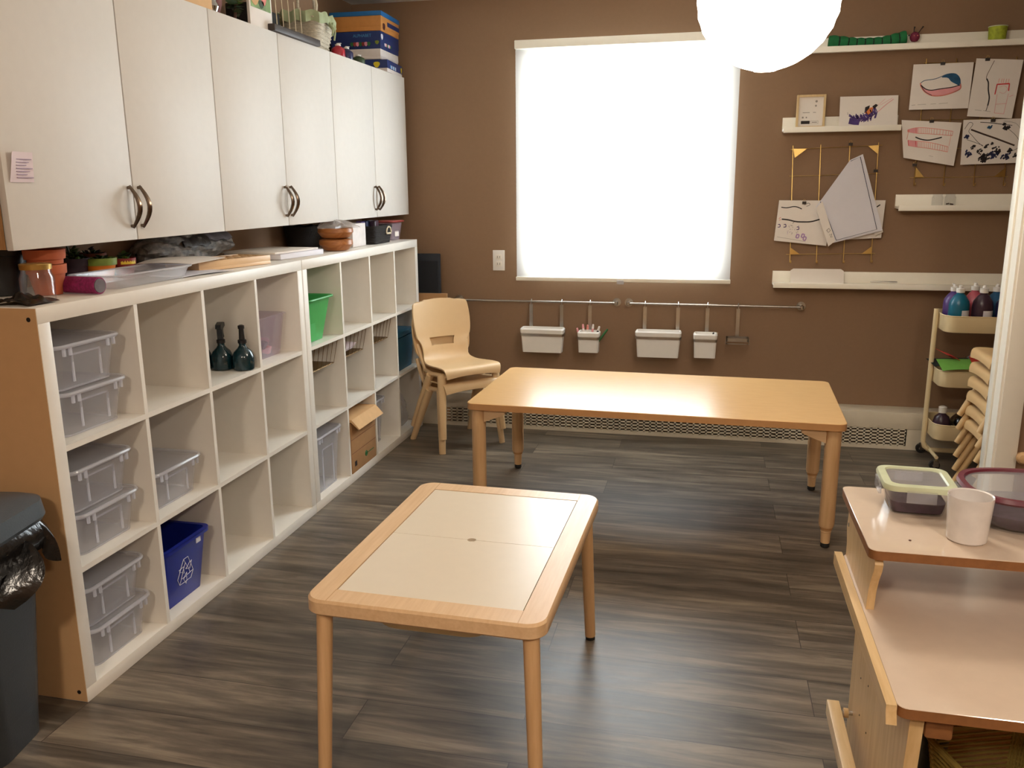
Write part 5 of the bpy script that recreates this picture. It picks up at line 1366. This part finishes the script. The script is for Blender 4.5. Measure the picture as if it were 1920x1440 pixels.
MB().grid(lin, 8, 140, 'bag_black').obj('bin_liner', t)
# ear of the bag sticking out at the right
mb = MB(); mb.grid(lambda u, v: (.16+.10*u*math.sin(PI*(.12+.8*v))**.7, .03-.11*v*(1-.3*u), .60-.02-.14*v-.02*u), 6, 8, 'bag_black', th=.0015); mb.obj('bag_ear', t)

# ================================================================== FOREGROUND SHELF (right)
t = thing('play_shelf', 'low birch two-level shelf unit with glossy laminate tops', 'shelf unit', (2.55, -.1, 0))
ox, oy = 2.55, -.1
def bx(mb, x0, x1, y0, y1, z0, z1, m_, bv=0): return mb.box(x0-ox, x1-ox, y0-oy, y1-oy, z0, z1, m_, bv)
XE = 3.15
mb = MB()
def deck(z, y0, y1, x0, th=.02):
    cyy_ = (y0+y1)/2-oy; cxx_ = (x0+XE)/2-ox
    mb.loft([rr(XE-x0, y1-y0, .018, z-th, cxx_, cyy_), rr(XE-x0, y1-y0, .018, z-.0012, cxx_, cyy_)], 'ply_edge', cap1=False)
    mb.loft([rr(XE-x0, y1-y0, .018, z-.0012, cxx_, cyy_), rr(XE-x0-.002, y1-y0-.002, .017, z, cxx_, cyy_)], 'deck_laminate', smooth=False, cap0=False)
deck(.70, -.128, .255, 1.992); mb.obj('upper_deck', t)
mb = MB(); deck(.543, -.425, .215, 2.000); mb.obj('lower_deck', t)
for xx_ in (2.006, 3.10):
    mb = MB(); x0 = xx_-ox
    prof = [(-.110, .6795), (-.118, .665), (-.112, .648), (-.092, .62), (-.078, .59), (-.072, .56), (-.070, .5435), (.205, .5435), (.205, .575), (.222, .61), (.212, .645), (.222, .6795)]
    mb.prism([(a-oy, b_) for a, b_ in prof], 'x', x0, x0+.016, 'birch_ply_z')
    mb.obj('upright_support', t)
    mb = MB(); 
    mb.prism([(-.34-oy, .002), (-.40-oy, .52), (.13-oy, .52), (.13-oy, .002)], 'x', x0+.022, x0+.045, 'birch_ply_z'); mb.obj('side_panel', t)
mb = MB(); mb.prism([(-.435-oy, .515), (-.425-oy, .535), (-.425-oy, .5425+.004), (.215-oy, .5425+.004), (.215-oy, .515)], 'x', 1.981-ox, 1.9985-ox, 'birch_ply'); mb.obj('side_rail', t)
mb = MB(); bx(mb, 2.05, 3.1, .118, .13, .03, .50, 'birch_ply_z'); mb.obj('back_panel', t)
mb = MB(); bx(mb, 2.054, 3.1, -.36, .115, .16, .176, 'birch_ply'); mb.obj('inner_shelf', t)
mb = MB(); bx(mb, 2.054, 2.10, -.395, -.375, .47, .522, 'ply_edge', .006); mb.obj('corner_block', t)
mb = MB(); bx(mb, 1.972, 2.0, -.60, .095, .185, .222, 'birch_ply', .002); mb.obj('foot_rail', t)
mb = MB(); mb.tube([(2.0-ox, .075-oy, .204), (2.03-ox, .075-oy, .204)], .005, 'chrome', 10); mb.tube([(2.008-ox, .075-oy, .204), (2.018-ox, .075-oy, .204)], .011, 'birch_ply', 12)
for y_ in (-.5,): pass
mb.obj('connecting_bolt', t)
mb = MB()
for (y_, z_) in ((.215-.02, .665), (.215-.02, .625)): mb.tube([(2.006-ox-.002, y_-oy, z_), (2.006-ox+.002, y_-oy, z_)], .005, 'chrome', 10)
for (y_, z_) in ((.02, .33), (.0, .25), (-.06, .36), (-.08, .26)): mb.tube([(2.028-ox-.001, y_-oy, z_), (2.028-ox+.002, y_-oy, z_)], .002, 'ink_black', 6)
mb.obj('screw_heads', t)
# plastic basket stored inside
t = thing('plastic_basket', 'yellow green slatted plastic basket inside the low shelf', 'basket', (2.26, -.18, .177), .35)
mb = MB()
for k in range(12):
    z = .006+.011*k; s_ = .85+.15*k/11
    mb.tube(rr(.22*s_, .17*s_, .02, z), .0028, 'basket_yellow', 5, closed=True)
mb.tube(rr(.225, .175, .02, .14), .006, 'basket_yellow', 6, closed=True)
for p0, p1 in zip(rr(.22*.85, .17*.85, .02, .0), rr(.22, .17, .02, .14)): mb.cyl(p0, p1, .003, 'basket_yellow', 5)
mb.box(-.09, .09, -.07, .07, 0, .004, 'basket_yellow'); mb.obj('basket_frame', t)
t = thing('grey_basin', 'round dark basin at the left inside the low shelf', 'basin', (2.13, -.05, .177))
MB().lathe([(.05, 0), (.065, .005), (.07, .12), (.067, .12), (.06, .01)], 'bin_grey', n=26).obj('body', t)
# glass food container with green lid
c1 = (2.128, .142)
t = thing('food_container', 'square glass container with pale green lid holding purple playdough', 'food container', (c1[0], c1[1], .7005), math.radians(-2))
mb = MB(); mb.loft([rr(.108, .112, .02, 0), rr(.125, .13, .02, .045), rr(.134, .138, .022, .058), rr(.130, .134, .02, .058), rr(.121, .126, .02, .045), rr(.103, .107, .02, .004)], 'clear_glass'); mb.obj('glass_body', t)
mb = MB(); mb.loft([rr(.104, .108, .018, .0045), rr(.114, .118, .02, .028), rr(.09, .09, .02, .034)], 'purple_play'); mb.obj('playdough', t)
mb = MB(); 
mb.loft([rr(.150, .154, .026, .058), rr(.152, .156, .028, .064), rr(.148, .152, .028, .070), rr(.118, .122, .02, .0715), rr(.112, .116, .018, .067)], 'lid_green', cap0=False, cap1=False)
lid_ = mb.obj('lid', t)
mb = MB(); mb.loft([rr(.114, .118, .018, .066), rr(.113, .117, .018, .068)], 'clear_lid'); mb.obj('lid_window', lid_)
for y_ in (-.078, .078): MB().box(-.03, .03, y_-.003, y_+.003, .035, .062, 'clear_lid', .001).obj('clasp', t)
for x in (-.077, .077): MB().box(x-.003, x+.003, -.03, .03, .035, .062, 'clear_lid', .001).obj('clasp', t)
# big container with maroon lid
v = at(1905, 905, 2, .79)
t = thing('food_container', 'larger rounded glass container with maroon rimmed lid', 'food container', (2.352, .095, .7005), math.radians(0))
def el(rx, ry, z, n=40): return [(rx*abs(math.cos(2*PI*k/n))**.75*(1 if math.cos(2*PI*k/n) >= 0 else -1), ry*abs(math.sin(2*PI*k/n))**.75*(1 if math.sin(2*PI*k/n) >= 0 else -1), z) for k in range(n)]
mb = MB(); mb.loft([el(.105, .085, 0), el(.125, .10, .02), el(.135, .108, .06), el(.138, .11, .068), el(.134, .106, .068), el(.12, .096, .02), el(.10, .08, .005)], 'clear_glass'); mb.obj('glass_body', t)
mb = MB(); mb.loft([el(.10, .08, .0055), el(.118, .093, .02), el(.12, .095, .034), el(.08, .06, .038)], 'purple_play'); mb.obj('playdough', t)
mb = MB(); mb.loft([el(.140, .112, .068), el(.147, .119, .074), el(.144, .116, .082), el(.133, .106, .082), el(.131, .104, .076)], 'lid_maroon', cap0=False, cap1=False); lid_ = mb.obj('lid', t)
mb = MB(); mb.loft([el(.131, .104, .075), el(.130, .103, .077)], 'clear_lid'); mb.obj('lid_window', lid_)
MB().box(-.045, .045, -.125, -.119, .04, .072, 'clear_lid', .002).obj('clasp', t); MB().box(-.150, -.145, -.03, .03, .04, .072, 'clear_lid', .002).obj('clasp', t)
# white mug
t = thing('white_cup', 'plain white cup standing in front of the maroon lidded container', 'cup', (2.192, -.033, .7005))
MB().lathe([(.034, 0), (.0375, .003), (.043, .094), (.0425, .096), (.040, .094), (.0345, .008), (.001, .006)], 'mug_white', n=36, cap=False).obj('cup_body', t)
for (x, y_) in [tuple(at(a, b, 2, .7)[:2]) for a, b in ((1706, 1014), (1791, 1012), (1840, 1022))]:
    MB().lathe([(.001, 0), (.003, .0005), (.0025, .0015), (.001, .002)], 'print_brown', n=8).obj('crumb', loc=(x, y_, .7003), label='tiny dark playdough crumb on the upper deck', cat='crumb', group='crumbs on the deck')
